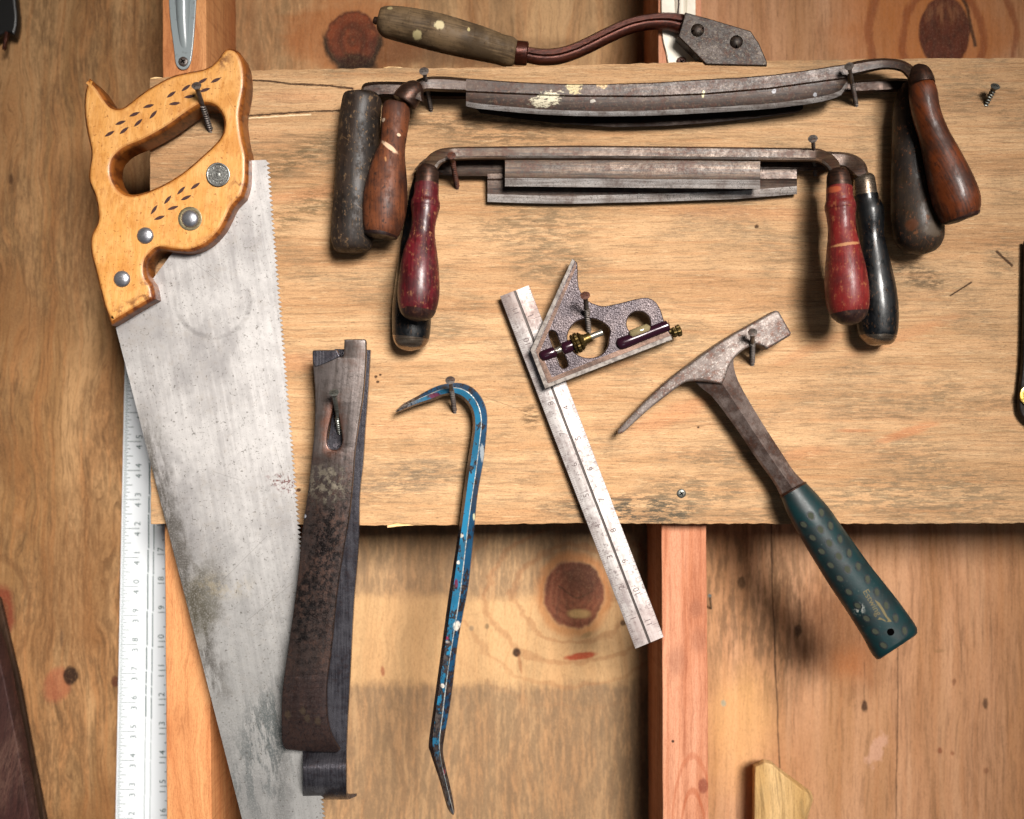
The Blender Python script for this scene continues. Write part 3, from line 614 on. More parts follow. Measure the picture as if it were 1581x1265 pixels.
def shx(g):
    a, b = g.rot(84); n = g.noise(g.u, g.v, .06, .06, 5, .7); gr = g.noise(a, b, .02, .14, 5, .6, .4); fl = g.noise(a, b, .03, .6, 4, .6)
    col = g.mix(g.ss(gr, .35, .65), 'd09c5e', 'c48c4a'); col = g.mix(g.ss(fl, .5, .68)*.16, col, hx('a8682a')); col = g.mix(g.ss(g.noise(g.u, g.v, .015, .015, 4, .6), .45, .65)*.35, col, hx('c08238'))
    # worn, darkened varnish on the rounded edges: follows the surface slope
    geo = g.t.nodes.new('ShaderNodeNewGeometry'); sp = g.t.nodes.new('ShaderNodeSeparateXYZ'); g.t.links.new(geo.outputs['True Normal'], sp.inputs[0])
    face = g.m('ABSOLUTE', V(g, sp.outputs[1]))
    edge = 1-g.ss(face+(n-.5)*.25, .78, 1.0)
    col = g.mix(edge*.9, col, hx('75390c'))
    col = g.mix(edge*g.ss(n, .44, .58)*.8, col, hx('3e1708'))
    for x, y, rx, ry, an in ((380, 120, 10, 60, 0), (330, 375, 60, 14, 30), (205, 472, 44, 10, 26), (372, 300, 20, 30, 0), (345, 95, 16, 14, 40), (230, 445, 16, 24, 0)):
        col = g.mix(g.blob(x, y, rx, ry, an, .5, n, 1.2)*g.ss(n, .44, .60)*.75, col, hx('4c1d0e'))
    col = g.mix(g.ss(g.noise(g.u, g.v, .2, .25, 3, .6), .62, .68)*.7, col, hx('6c3614'))
    col = g.mix(g.ss(g.noise(a, b, .05, .12, 5, .7), .54, .64)*.35, col, hx('945420'))
    gm = g.noise(g.u, g.v, .02, .02, 5, .7); col = g.mix(g.ss(gm, .48, .62)*.35, col, hx('a0601f'))
    mi = g.noise(a, b, .1, .6, 2, .6); col = g.mix(g.ss(mi, .5, .66)*.25, col, hx('8c5420'))
    sc_ = g.noise(g.u*.5+g.v*.86, g.v*.5-g.u*.86, .015, .5, 3, .6); col = g.mix(g.ss(sc_, .66, .70)*.4, col, hx('6a3814'))
    return g.fin(col, rough=.42, bump=gr*.6+n*.4, bs=.15, bd=.8, coat=.08, spec=.3)
mat_shandle = shx(G('saw handle beech', 25))
mat_notch = G('carved notch').fin('35130c', rough=.7)
saw = thing('hand_saw', 'large hand saw with a yellow varnished wooden handle and worn steel blade', 'hand saw', (325, 165, 14))
hout = smooth([(139.5, 122, 1), (154.4, 136.6), (166, 154), (176, 165.7), (188.5, 168), (201, 160.5), (221.4, 144.5), (241.7, 131.6), (267, 118.6), (292, 112.3), (317.6, 107), (332.8, 97.4), (341.6, 86), (348, 78.5), (358, 76),
    (369.4, 81), (377, 93.6), (381.3, 111.3), (381.6, 136.6), (377, 162), (374.5, 182), (378.3, 215), (384, 240.4), (384.6, 265.7), (383.4, 285.5), (377.3, 306, 1), (363, 321), (354.3, 338.7), (343, 359), (322.6, 379),
    (297.3, 389.8), (272, 389.3), (249, 386), (236.6, 394.3), (228.5, 407), (229, 427), (238, 442), (241.7, 462.6, 1), (208, 482), (173.4, 503, 1), (162, 472.8), (150.6, 427), (141.7, 391.8), (141.7, 366.5), (150.6, 346),
    (152.4, 331), (148, 305.8), (139, 283), (138.5, 265.3), (141.7, 242.5), (140.5, 227.7), (134, 197), (131, 167), (133, 142)], n=4)
hhole = smooth([(178, 253), (186, 241), (200, 231), (226.5, 220), (262, 200), (287, 182), (305, 170), (320, 164), (335, 169), (345.4, 184.7), (345.4, 202.4), (338, 217.6), (315, 240), (282, 268), (252, 286), (221.4, 298.5), (201, 300.5), (186, 291), (177, 272)], n=4)
hb = MB().add(ext(hout, [hhole], 2, 27, 4.4, 5))
zx = [(273, 817, 30), (362, 797, 38), (340, 750, 20), (448, 750, 42), (425, 698, 22), (540, 700, 48), (512, 648, 15), (650, 577, 35), (670, 633, 8), (762, 590, 8), (740, 537, 35), (855, 550, 18), (840, 495, 30), (922, 490, 25)]
zy = [(545, 332, 55), (578, 381, 20), (628, 271, 50), (660, 321, 18), (710, 215, 45), (740, 259, 25), (797, 187, 35)]
hb.build('handle', mat_shandle, saw, ang=50)
for grp, oy in ((zx, 0), (zy, 240)):
    nt = MB()
    for x, y, an in grp: nt.add(flat(lens(100+x*.253, oy+y*.253, 18, 5, an), 27.12))
    nt.build('carving', mat_notch, saw)
mat_alu = metal('saw nut aluminium', 'b4b4b8', '8a8a90', '6a645c', .15, 0, (.28, .4), .85, 2, .2)
mat_ring = metal('old brass ring', '8e8468', '6c6048', '4c3c2c', .3, 0, (.35, .5), .8, 2)
def dome(x, y, r, d, parent, mat, hgt=.45, name='nut'):
    c = P(x, y, d); rr = R(r, d); N = 32
    prof = [(1, -.1)]+[(math.cos(t*PI/2/8), hgt*math.sin(t*PI/2/8)) for t in range(0, 8)]+[(.03, hgt)]
    return MB().add(loft([[c+Vector((rr*q*math.cos(2*PI*j/N), -rr*h, rr*q*math.sin(2*PI*j/N))) for j in range(N)] for q, h in prof])).build(name, mat, parent, ang=60)
dome(224.5, 364, 13, 27, saw, mat_alu); dome(188.5, 431, 13, 27, saw, mat_alu)
n3 = dome(293.5, 338, 13.5, 27.3, saw, mat_alu)
ring = MB()
def annulus(x, y, r0, r1, d, h, N=40):
    c = P(x, y, d); q0, q1 = R(r0, d), R(r1, d); k = .12*(q1-q0)
    prof = [(q1, 0), (q1, h-.0001), (q1-k, h), (q0+k, h), (q0, h-.0001), (q0, 0)]
    return loft([[c+Vector((q*math.cos(2*PI*j/N), -hh, q*math.sin(2*PI*j/N))) for j in range(N)] for q, hh in prof], caps=False)
MB().add(annulus(293.5, 338, 13, 18.5, 27, .0003)).build('washer', mat_ring, n3)
med = MB(); med.add(rod(P(337, 270, 26.5), P(337, 270, 26.5)+Vector((0, -.01, 0)), [(0, R(18.3, 27)), (.0012, R(18.3, 27)), (.0014, R(17.9, 27))], 40))
mat_med = metal('medallion metal', '8c8c88', '605e5a', '3c3830', .4, 0, (.35, .5), .85, 3)
mo = med.build('medallion', mat_med, saw)
rg_ = MB()
for r0, r1, h in ((15.8, 18.3, .0009), (9.2, 10.4, .0006), (4.6, 5.6, .0006)): rg_.add(annulus(337, 270, r0, r1, 27.9, h))
rg_.add(rod(P(337, 270, 27.6), P(337, 270, 27.6)+Vector((0, -.01, 0)), [(0, R(4, 27)), (.0007, R(3.6, 27)), (.001, R(1.5, 27))], 20))
for k in range(14):       # worn relief between the rings
    an = 2*PI*k/14; rg_.add(rod(P(337+12.9*math.cos(an), 270+12.9*math.sin(an), 27.6), P(337+12.9*math.cos(an), 270+12.9*math.sin(an), 27.6)+Vector((0, -.01, 0)), [(0, R(1.6, 27)), (.0006, R(1.3, 27)), (.0008, R(.5, 27))], 8))
rg_.build('relief', mat_med, mo)
# blade with teeth
bl = [(375, 250), (412, 248.5)]
y = 250.0; rt = random.Random(5)
def ex(y): return 412.5+(y-249)*(.0815) - 1.0e-5*(y-250)*(y-250)*(-.1)
while y < 1420:
    p = 7.1; up = (y > 560)
    tip = 5.2+rt.uniform(-.5, .5)
    bl += [(ex(y), y+.4), (ex(y)+tip, y+(p*.62 if not up else p*.70)), (ex(y+p)-.2, y+p-.6)]; y += p
bl += [(412, 1425), (180, 506.5)]
bv = ext(bl, (), 9.5, 10.5, 0)
def lean(vf, f): return [Vector((v.x, v.y-f(v), v.z)) for v in vf[0]], vf[1]
k0 = P(0, 250, 10).z
bvl = ([Vector((v.x, v.y+0.0045-(0.0)+(k0-v.z)*.012, v.z)) for v in bv[0]], bv[1])
bvl = ([Vector((v.x, v.y-.0075, v.z)) for v in bvl[0]], bvl[1])
MB().add(bvl).build('blade', mat_saw, saw)

# ------------------------------------------------------------------ draw knives
def spl(pts, x):
    for (x0, y0), (x1, y1) in zip(pts, pts[1:]):
        if x <= x1: t = (x-x0)/(x1-x0); t = t*t*(3-2*t)*.0+t; return y0+(y1-y0)*t
    return pts[-1][1]
# back knife of the upper pair (B)
kB = thing('drawknife', 'dark drawknife with straight dark handles, behind the top curved drawknife', 'drawknife', (950, 160, 8), 'drawknives on the board')
st = []
topB = [(556, 130), (640, 127), (1400, 121)]
xs = [735, 742, 800, 870, 950, 1030, 1100, 1170, 1232, 1240]
botB = [(735, 168), (742, 175), (800, 184), (870, 192), (950, 197), (1030, 195), (1100, 190), (1170, 183), (1232, 174), (1240, 168)]
st = [(x, 130, x, spl(botB, x), 4, 8) for x in xs]
MB().add(strip(st, .06)).build('blade', mat_drawB, kB, .3)
st = [(557, 146, 566, 151, 8, 20), (559, 133, 572, 150, 7, 20), (568, 127.5, 580, 151, 6, 19), (600, 126, 600, 150, 5, 17), (660, 128, 660, 153, 4, 13), (760, 132, 760, 153, 4, 11), (1220, 130, 1220, 150, 4, 11), (1320, 124, 1320, 145, 4, 13), (1385, 121, 1385, 142, 5, 15), (1412, 125, 1398, 146, 6, 17), (1424, 140, 1392, 150, 8, 18)]
MB().add(strip(st, .2, sub=3)).build('tang', mat_drawB, kB)
MB().add(tube([(559.5, 145, 18, 20), (559.5, 147, 18, 26), (559, 152, 18, 29.5), (558, 165, 18, 31), (555, 190, 18, 31.5), (552, 240, 18, 32), (549, 290, 18, 32.5), (546, 340, 18, 33.5), (544, 368, 18, 33), (543, 384, 18, 28), (543, 389, 18, 18), (543, 390, 18, 4)])).build('grip', mat_darkL, kB, ang=60)
MB().add(tube([(1405, 132, 16, 13), (1404, 150, 17, 20), (1403, 180, 18, 24), (1405, 230, 18, 27), (1409, 290, 18, 32), (1414, 330, 19, 37), (1418, 355, 19, 38), (1419, 375, 19, 34), (1419, 388, 19, 22), (1419, 393, 19, 5)])).build('grip', mat_darkR, kB, ang=60)
# front knife (A)
kA = thing('drawknife', 'curved rusty brown drawknife with pale paint specks and brown handles, topmost on the board', 'drawknife', (1010, 150, 22), 'drawknives on the board')
topA = [(719, 121), (733, 122), (784, 126), (830, 128.5), (880, 130), (924, 130), (1005, 128), (1086, 122.7), (1140, 120), (1191, 116), (1240, 109.5), (1282, 103), (1308, 99)]
ridA = [(719, 140), (784, 143), (880, 147), (1005, 147.5), (1086, 144), (1191, 135), (1240, 128), (1308, 119)]
botA = [(719, 164), (733, 167.5), (784, 172.6), (835, 177), (880, 179), (924, 180), (1005, 179), (1046, 177), (1127, 172.5), (1191, 168), (1240, 162), (1270, 157), (1292, 151), (1306, 143), (1309, 130)]
rings = []
for i in range(60):
    x = 719.5+(1308.5-719.5)*i/59; t_, r_, b_ = spl(topA, x), spl(ridA, x), spl(botA, x); b_ = max(b_, r_+6)
    rings.append([P(x, t_, 17), P(x, t_, 26.5), P(x, t_+1.5, 28), P(x, r_, 28), P(x, r_+3, 26.6), P(x, b_-8, 25.4), P(x, b_, 23.2), P(x, b_-1, 20)])
MB().add(loft(rings, mats=[0, 0, 0, 0, 0, 1, 1, 0])).build('blade', [mat_drawA, mat_edge], kA)
st = [(637, 150, 655, 158, 22, 36), (632, 138, 654, 150, 21, 36), (640, 126, 653, 145, 20, 34), (655, 119.5, 658, 141, 18, 31), (682, 118, 682, 142, 17, 29), (719.5, 121, 719.5, 143, 17, 28)]
MB().add(strip(st, .2, sub=3)).build('tang', mat_drawA, kA)
tg = MB()
st = [(1308.5, 99, 1308.5, 118.5, 17, 28), (1325, 94, 1325, 116, 17, 28), (1361, 90, 1361, 108, 18, 30), (1392, 93, 1388, 110, 20, 34), (1410, 103, 1400, 120, 22, 38), (1423, 118, 1404, 128, 24, 42)]
tg.add(strip(st, .2, sub=3)).build('tang', mat_drawA, kA)
MB().add(tube([(649, 134, 28, 8), (644, 137, 29, 15), (634, 145, 30, 19), (626, 155, 30, 20), (624, 158, 30, 19)], flat=.9)).build('ferrule', mat_ferrule, kA)
MB().add(tube([(1412, 106, 34, 10), (1418, 114, 36, 17), (1422, 124, 38, 19), (1424, 132, 39, 19)])).build('ferrule', mat_ferrule, kA)
MB().add(tube([(612, 159, 28, 14), (611.5, 163, 28, 20), (611, 178, 28, 22), (609, 202, 28, 20.5), (606, 225, 28, 20), (601, 250, 28, 25.5), (598, 275, 28, 30.5), (595, 305, 28, 34.5), (593, 330, 28, 33.5), (590, 352, 28, 29.5), (588.5, 361, 28, 26)])).build('grip', mat_brownL, kA, ang=60)
MB().add(tube([(588.6, 360, 28, 26.5), (588.3, 364, 28, 25.5), (588, 366, 28, 22), (588, 367, 28, 3)], sub=2)).build('end_cap', mat_capdark, kA)
MB().add(tube([(1421, 125, 38, 13), (1423, 131, 38, 18), (1425, 145, 39, 21), (1430, 175, 40, 21), (1442, 210, 41, 22.5), (1455, 245, 42, 28), (1467, 280, 43, 33), (1476, 308, 43, 35), (1481, 326, 43, 32), (1484, 335, 43, 28)])).build('grip', mat_brownR, kA, ang=60)
MB().add(tube([(1483.8, 334, 43, 28.5), (1485, 338, 43, 26), (1485.6, 340, 43, 20), (1486, 341, 43, 3)], sub=2)).build('end_cap', mat_capdark, kA)
# back knife of the lower pair (D)
kD = thing('drawknife', 'straight drawknife with black lacquered handles, behind the red handled one', 'drawknife', (990, 290, 8), 'drawknives on the board')
botD = [(752, 312), (809, 314), (880, 315), (1010, 312), (1140, 307.5), (1231, 300)]
rings = []
for i in range(31):
    x = 752.5+(1230.5-752.5)*i/30; b_ = spl(botD, x)
    rings.append([P(x, 240, 4), P(x, 240, 10), P(x, 276, 10), P(x, 279, 9), P(x, b_-12.5, 8.4), P(x, b_, 6.4), P(x, b_-.5, 4)])
MB().add(loft(rings, mats=[0, 0, 0, 0, 1, 0, 0])).build('blade', [mat_drawD, mat_edge], kD, .15)
st = [(640, 262, 668, 277, 6, 16), (655, 246, 674, 271, 5, 14), (680, 240, 682, 270, 4, 11), (752.5, 236, 752.5, 272, 4, 10.5), (1231, 234, 1231, 264, 4, 10.5), (1284, 234.5, 1284, 259, 4, 12), (1308, 236, 1302, 259, 5, 13), (1326, 242.5, 1310, 265, 6, 16), (1337, 254, 1315, 269, 8, 20), (1341, 270, 1322, 273, 9, 22)]
MB().add(strip(st, .15, sub=3)).build('tang', mat_drawD, kD)
MB().add(tube([(652, 275, 17, 14), (650, 300, 17, 18), (646, 340, 17, 20), (641, 390, 17, 24), (638, 430, 17, 27), (636, 475, 17, 30.5), (635, 510, 17, 29.5), (634.5, 522, 17, 28)])).build('grip', mat_black, kD, ang=60)
MB().add(tube([(634.4, 521, 17, 28.6), (633.5, 530, 17, 25), (633, 538, 17, 17), (633, 542, 17, 3)])).build('end_cap', mat_nickel, kD, ang=60)
MB().add(tube([(1332.5, 268, 16, 5), (1333, 271, 16, 13), (1334, 279, 16, 16.5), (1336, 303, 17, 18)], sub=3)).build('ferrule', mat_nickel, kD, ang=60)
MB().add(tube([(1336.5, 301.5, 17, 18.5), (1338, 311, 17, 19), (1341.5, 325, 17, 22), (1343, 340, 17, 21.5), (1345, 366, 17, 19.5), (1348, 400, 17, 24), (1351, 440, 17, 30), (1354, 480, 17, 32), (1355, 510, 17, 30), (1355, 518, 17, 28)])).build('grip', mat_black, kD, ang=60)
MB().add(tube([(1355, 517, 17, 28.4), (1354, 525, 17, 25), (1353, 531, 17, 16), (1353, 534, 17, 3)])).build('end_cap', mat_nickel, kD, ang=60)
# front knife of the lower pair (C)
kC = thing('drawknife', 'straight steel drawknife with dark red lacquered handles', 'drawknife', (975, 260, 22), 'drawknives on the board')
rings = []
for i in range(31):
    x = 779.5+(1173.8-779.5)*i/30; t = i/30; bt = 288+4.2*t; tp = 226+1.5*t
    rings.append([P(x, tp+4, 17), P(x, 246.5, 22.5), P(x, 249, 23), P(x, 273+3*t, 23.0), P(x, 275+3*t, 22.6), P(x, bt, 20.8), P(x, bt-.5, 18)])
MB().add(loft(rings, mats=[0, 0, 0, 0, 1, 0, 0])).build('blade', [mat_drawC, mat_edge], kC, .15)
st = [(655, 257, 676, 262, 24, 40), (657, 246, 682, 253.5, 22, 37), (667, 236, 689, 250.5, 20, 33), (682, 229.5, 697, 248.5, 18, 29), (708, 227, 712, 247.5, 17, 27), (758, 226.5, 758, 247, 17, 26.5), (880, 225, 880, 247, 17, 26.5), (1010, 226, 1010, 247.5, 17, 26.5), (1140, 227.5, 1140, 249, 17, 26.5),
      (1245, 229, 1245, 250, 17, 27), (1268, 231, 1262, 251.5, 18, 29), (1285, 239, 1271, 256, 20, 33), (1295, 250, 1277, 262, 22, 37), (1298, 262, 1281, 268, 24, 40)]
ch = []
for s in smoothN(st, 3): ch.append([P(s[0], s[1], s[4]), P(s[0], s[1], s[5]-1.2), P(s[0]+(s[2]-s[0])*.12, s[1]+(s[3]-s[1])*.12, s[5]), P(s[0]+(s[2]-s[0])*.70, s[1]+(s[3]-s[1])*.70, s[5]), P(s[0]+(s[2]-s[0])*.88, s[1]+(s[3]-s[1])*.88, s[5]-1.6), P(s[2], s[3], s[5]-3.5), P(s[2], s[3], s[4])])
MB().add(loft(ch, mats=[0, 0, 0, 1, 0, 0, 0])).build('tang', [mat_drawC, mat_edge2], kC)
for nm, A_, B_, C_, mm in (('L', [(662, 257, 36, 6), (661.5, 260, 36, 13), (660.5, 266, 37, 17), (659, 287, 38, 18)],
        [(658.6, 285.5, 38, 18.8), (658, 300, 39, 19.3), (657.5, 307, 39, 20.5), (657, 313, 39, 22.4), (656.5, 321, 39, 22.4), (656, 329, 40, 20.5), (654, 348, 41, 18.3), (652, 364, 41, 20), (649, 392, 42, 26.5), (647.5, 420, 43, 30.5), (646.3, 448, 43, 32.5), (645.3, 468, 43, 31), (644.6, 479, 43, 28)],
        [(644.7, 477, 43, 29), (643.5, 486, 43, 25), (642.6, 493, 43, 16), (642.3, 496, 43, 3)], mat_red),
      ('R', [(1293, 261, 36, 5), (1293, 264, 36, 12), (1294, 271, 37, 17), (1295.5, 292, 38, 19)],
        [(1295.8, 290.5, 38, 19.6), (1296.3, 305, 39, 20.2), (1296.8, 311, 39, 21.5), (1297.2, 317, 39, 23.4), (1297.8, 325, 39, 23.2), (1298.3, 334, 40, 21.5), (1300, 357, 41, 21), (1302.5, 385, 42, 25.5), (1305.5, 420, 43, 31), (1308, 452, 43, 33), (1310, 474, 43, 31), (1310.8, 483, 43, 28)],
        [(1310.7, 481, 43, 29), (1311.3, 490, 43, 25), (1311.8, 499, 43, 15), (1312, 502.5, 43, 3)], mat_redR)):
    MB().add(tube(A_, sub=3)).build('ferrule', mat_ferrule, kC, ang=60)
    MB().add(tube(B_)).build('grip', mm, kC, ang=60)
    MB().add(tube(C_)).build('end_cap', mat_capdark, kC, ang=60)

# ------------------------------------------------------------------ scraper on top of the board
mat_rust = metal('rusty red rod', '4c2418', '2c130c', '6a301c', .5, 10, (.3, .5), .6, 1.5, .5)
mat_plate = metal('rusty dark plate', '2c2018', '17100c', '46291a', .7, -15, (.42, .6), .45, 1.2, .3, spots=.2, spotcol='8a8068')
scr = thing('scraper', 'old scraper with a grey wooden handle and bent iron rod lying on the board top', 'scraper', (780, 100, -8))
MB().add(tube([(583, 33, -8, 6), (586, 33.5, -8, 17), (594, 34, -8, 23), (612, 36.5, -8, 25.5), (640, 42, -8, 27.5), (680, 51.5, -8, 28.5), (720, 62, -8, 27), (750, 70, -8, 25), (770, 76, -8, 23), (785, 80, -8, 23), (794, 82, -8, 20), (799, 83, -8, 14)])).build('grip', mat_grey, scr, ang=60)
MB().add(tube([(577, 31, -8, 5), (580, 32, -8, 6), (588, 34, -8, 6)], sub=1)).build('rivet', mat_ferrule, scr)
MB().add(tube([(796, 81.5, -8, 17), (797.5, 81.8, -8, 18.5), (813, 82.8, -8, 18), (815, 83, -8, 16)], sub=1)).build('ferrule', mat_rust, scr)
tp = [(812, 84, -8, 11), (835, 88, -8, 11.5), (860, 87, -8, 11.5), (885, 80, -8, 11), (910, 69, -8, 11), (940, 54, -8, 11), (970, 41, -8, 11), (1000, 34, -8, 11), (1030, 33, -8, 12), (1050, 37, -8, 14), (1062, 41, -8, 17)]
rd_ = MB(); rings = []
tt = smoothN(tp, 4); cc = [P(s[0], s[1], s[2]) for s in tt]
for i, s in enumerate(tt):
    t = (cc[min(i+1, len(cc)-1)]-cc[max(i-1, 0)]).normalized(); sd = t.cross(Vector((0, -1, 0))).normalized(); u2 = sd.cross(t); r_ = R(s[3], -8); row = []
    for x_, y_ in ((-1, -.5), (-1, .35), (-.72, .75), (-.1, .8), (.08, .45), (.28, .45), (.4, .75), (.75, .65), (1, .3), (1, -.5), (.5, -.8), (-.5, -.8)): row.append(cc[i]+sd*x_*r_+u2*y_*r_)
    rings.append(row)
rd_.add(loft(rings)).build('rod', mat_rust, scr, ang=50)
MB().add(ext([(1058, 19.5), (1100, 31), (1159, 48.6), (1172, 68), (1184, 96), (1184, 102), (1090, 100), (1047, 57)], (), -10, 2, .8, 2)).build('plate', mat_plate, scr)
flush('bolt', None, 1077, 47, 2, 10, scr, mat_plate, True, dome=.9, a0=.25)
flush('bolt', None, 1137, 65, 2, 10, scr, mat_plate, True, dome=.9, a0=1.5)

# ------------------------------------------------------------------ brackets on the studs
g = G('grey enamel'); n = g.noise(g.u, g.v, .08, .08, 5, .7)
mat_genamel = g.fin(g.mix(g.ss(n, .58, .66)*.4, '7e8688', '5a5c5c'), rough=.32, bump=n, bs=.05, coat=.3)
g = G('white enamel chipped'); n = g.noise(g.u, g.v, .06, .04, 5, .7)
cw = g.mix(g.ss(g.noise(g.u, g.v, .02, .02, 4, .6), .45, .65)*.4, 'cfc6b4', '9a8d78'); cw = g.mix(g.ss(n, .62, .68)*.7, cw, hx('6a4a34'))
cw = g.mix(g.mx(g.seg([(1052, -20), (1051, 14)], 1.6, n, 5), g.seg([(1022, -10), (1024, 60), (1030, 95)], 1.0, n, 6)), cw, hx('2a1812'))
mat_wenamel = g.fin(cw, rough=.45, bump=n, bs=.1)
bk = thing('shelf_bracket', 'grey enamelled shelf bracket arm screwed to the left stud above the saw handle', 'bracket', (283, 100, -16), 'shelf brackets at the top')
MB().add(ext(smooth([(256.5, -90, 1), (305, -90, 1), (303, 0), (300, 50), (297, 82), (294, 98), (289, 106), (282, 108), (275.5, 105), (271, 96), (268, 70), (262, 20)], n=3), (), -16.2, -14.4, .6, 2)).build('plate', mat_genamel, bk, ang=60)
MB().add(tube([(283, -90, -15.5, 13, 12), (283, 0, -15.5, 11.5, 11), (283.5, 40, -15.5, 9.5, 8), (284.5, 66, -15.5, 7, 4.5), (285, 80, -15.5, 3.5, 1.0)], sub=3)).build('rib', mat_genamel, bk, ang=60)
flush('screw_head', None, 283, 95.5, -14.4, 7.5, bk)
bk2 = thing('shelf_bracket', 'chipped white painted bracket arm on the right stud behind the scraper', 'bracket', (1052, 100, -16), 'shelf brackets at the top')
MB().add(ext(smooth([(1019, -90, 1), (1074, -90, 1), (1074, 40), (1073, 80), (1074, 96), (1066, 108), (1050, 112), (1036, 108), (1031, 96), (1028, 80), (1023, 60), (1021, 20)], n=3), (), -16.2, -14.2, .7, 2)).build('plate', mat_wenamel, bk2, ang=60)
MB().add(tube([(1051, -90, -15.5, 13, 9), (1051, 0, -15.5, 11, 7), (1051, 50, -15.5, 8, 3), (1051, 72, -15.5, 3, .6)], sub=3)).build('rib', mat_wenamel, bk2, ang=60)
flush('screw_head', None, 1052, 96, -14.2, 8, bk2, mat_rscrew)

# ------------------------------------------------------------------ pry bars
def pryx(g, c, h, a, b):
    n = g.noise(g.u, g.v, .07, .07, 6, .75); m = g.noise(g.u, g.v, .12, .10, 5, .75)
    low = g.ss(g.v+(n-.5)*120, 660, 760)
    big = g.noise(g.u, g.v, .018, .012, 4, .6)
    c = g.mix(low*.80, c, g.mix(g.ss(n, .38, .62), '1d1311', '35241e'))
    c = g.mix(low*g.ss(g.noise(g.u, g.v, .2, .16, 5, .75)*.7+big*.5, .60, .68)*.55, c, hx('5a4238'))
    pt = g.mx(g.blob(508, 850, 24, 130, -8, .6, n, 1.3), g.blob(480, 930, 22, 60, -8, .6, n, 1.3))
    c = g.mix(pt*g.ss(m, .46, .53)*.9, c, hx('0c0a0c')); c = g.mix(low*g.ss(m, .57, .62)*.7, c, hx('14100f'))
    c = g.mix(g.ss(g.v, 1010, 1060)*.35, c, hx('3c2c2c'))
    c = g.mix(g.blob(505, 745, 30, 25, -10, .6, n, 1.2)*g.ss(m, .46, .56)*.7, c, hx('8a8070'))
    c = g.mix(g.blob(518, 660, 16, 40, 0, .5, n, .9)*.6, c, hx('5e3018'))
    c = g.mix(g.blob(474, 795, 3, 3, 0, .2)*.9, c, hx('b8b8c0'))
    for x, y in ((448, 1098), (472, 1092), (478, 1104), (494, 1108)): c = g.mix(g.blob(x, y, 4, 7, 0, .4, m, 1.8)*.35, c, hx('6a5a44'))
    return c, h
mat_pry = metal('pry bar steel', '746b68', '4a423e', '3c261c', .45, 85, (.26, .42), .72, .8, .5, d=20, extra=pryx)
mat_pry2 = metal('oiled dark pry bar', '605e64', '343238', '2c1a14', .5, 90, (.20, .36), .75, 1.6, .4, d=12)
pb2 = thing('pry_bar', 'dark shiny flat pry bar with a curled lower end, behind the rusty pry bar', 'pry bar', (510, 600, 10), 'flat pry bars')
ax_ = (1, 0, 0.02)
st = [(545, 540, 11, 55, 5), (543, 600, 11, 52, 5), (538, 660, 11, 53, 5), (531, 715, 11, 60, 5), (525, 760, 11, 62, 5), (521, 840, 11, 66, 5), (513, 926, 11, 68, 5), (507, 1031, 11, 69, 5), (503, 1110, 11, 68, 5), (502, 1150, 10, 67, 5), (502, 1160, 10, 66, 5), (502, 1168, 14, 66, 5), (502, 1178, 20, 66, 5), (502, 1190, 22, 66, 5), (502, 1206, 19, 66, 5), (502, 1220, 10, 66, 5), (502.5, 1229, -2, 68, 4.5), (504, 1231, -14, 72, 3.5), (509, 1228, -28, 84, 2)]
MB().add(rsweep(st, ax_, 4)).build('bar', mat_pry2, pb2, .6)
pb1 = thing('pry_bar', 'rusty brown flat pry bar hung by its teardrop nail slot', 'pry bar', (518, 620, 22), 'flat pry bars')
hole = smooth([(517, 622), (522.5, 640), (528, 668), (528.5, 684), (524, 692), (516, 695), (508, 692), (505, 683), (506, 668), (511, 645)], n=3)
up = smooth([(482.4, 543, 1), (484, 541, 1), (519.5, 540.5, 1), (523, 550), (528.9, 551), (531, 541), (531.8, 527), (534, 524.3), (563, 524, 1), (565.2, 527, 1), (565, 553.8), (561, 607.5), (553, 661), (547.7, 701.6), (546, 730, 1), (479, 730, 1), (481.8, 704), (485.9, 661), (486.7, 607.5), (483, 560)], n=4)
up2 = [(565, 553.8), (561, 607.5), (553, 661), (547.7, 701.6), (545, 742), (539.6, 795.7), (533.8, 830), (521.4, 908), (512.6, 996), (505.5, 1050), (504.5, 1085), (507, 1115), (513, 1137), (525, 1158, 1), (520, 1162, 1), (470, 1160), (441, 1157, 1), (435.5, 1143), (435, 1095), (437, 1059), (445.8, 996), (458, 908), (465, 840), (469.7, 800), (476.4, 755), (481.8, 704), (485.9, 661), (486.7, 607.5), (483, 560)]
up = smooth([(482.4, 543, 1), (484, 541, 1), (519.5, 540.5, 1), (523, 550), (528.9, 551), (531, 541), (531.8, 527), (534, 524.3), (563, 524, 1), (565.2, 527, 1)]+up2, n=4)
v, f = ext(up, [hole], 24, 30, .9, 2)
import bmesh
bm = bmesh.new(); vs_ = [bm.verts.new(p) for p in v]
for q in f:
    try: bm.faces.new([vs_[i] for i in q])
    except ValueError: pass
bmesh.ops.remove_doubles(bm, verts=bm.verts, dist=1e-6)
for k in range(24):
    zc = P(0, 1040+k*5, 27).z
    bmesh.ops.bisect_plane(bm, geom=bm.verts[:]+bm.edges[:]+bm.faces[:], plane_co=(0, 0, zc), plane_no=(0, 0, 1))
bm.verts.index_update(); v = []
for p in bm.verts:
    py = CY-p.co.z/S/((D-.027)/D); t = min(1, max(0, (py-1046)/114)); dd = .012*(1-math.sqrt(max(0, 1-t*t)))
    k = (D+p.co.y+dd)/(D+p.co.y); v.append(Vector((p.co.x*k, p.co.y+dd, p.co.z*k)))
f = [[w_.index for w_ in q.verts] for q in bm.faces]; bm.free()
MB().add((v, f)).build('bar', mat_pry, pb1, ang=40)
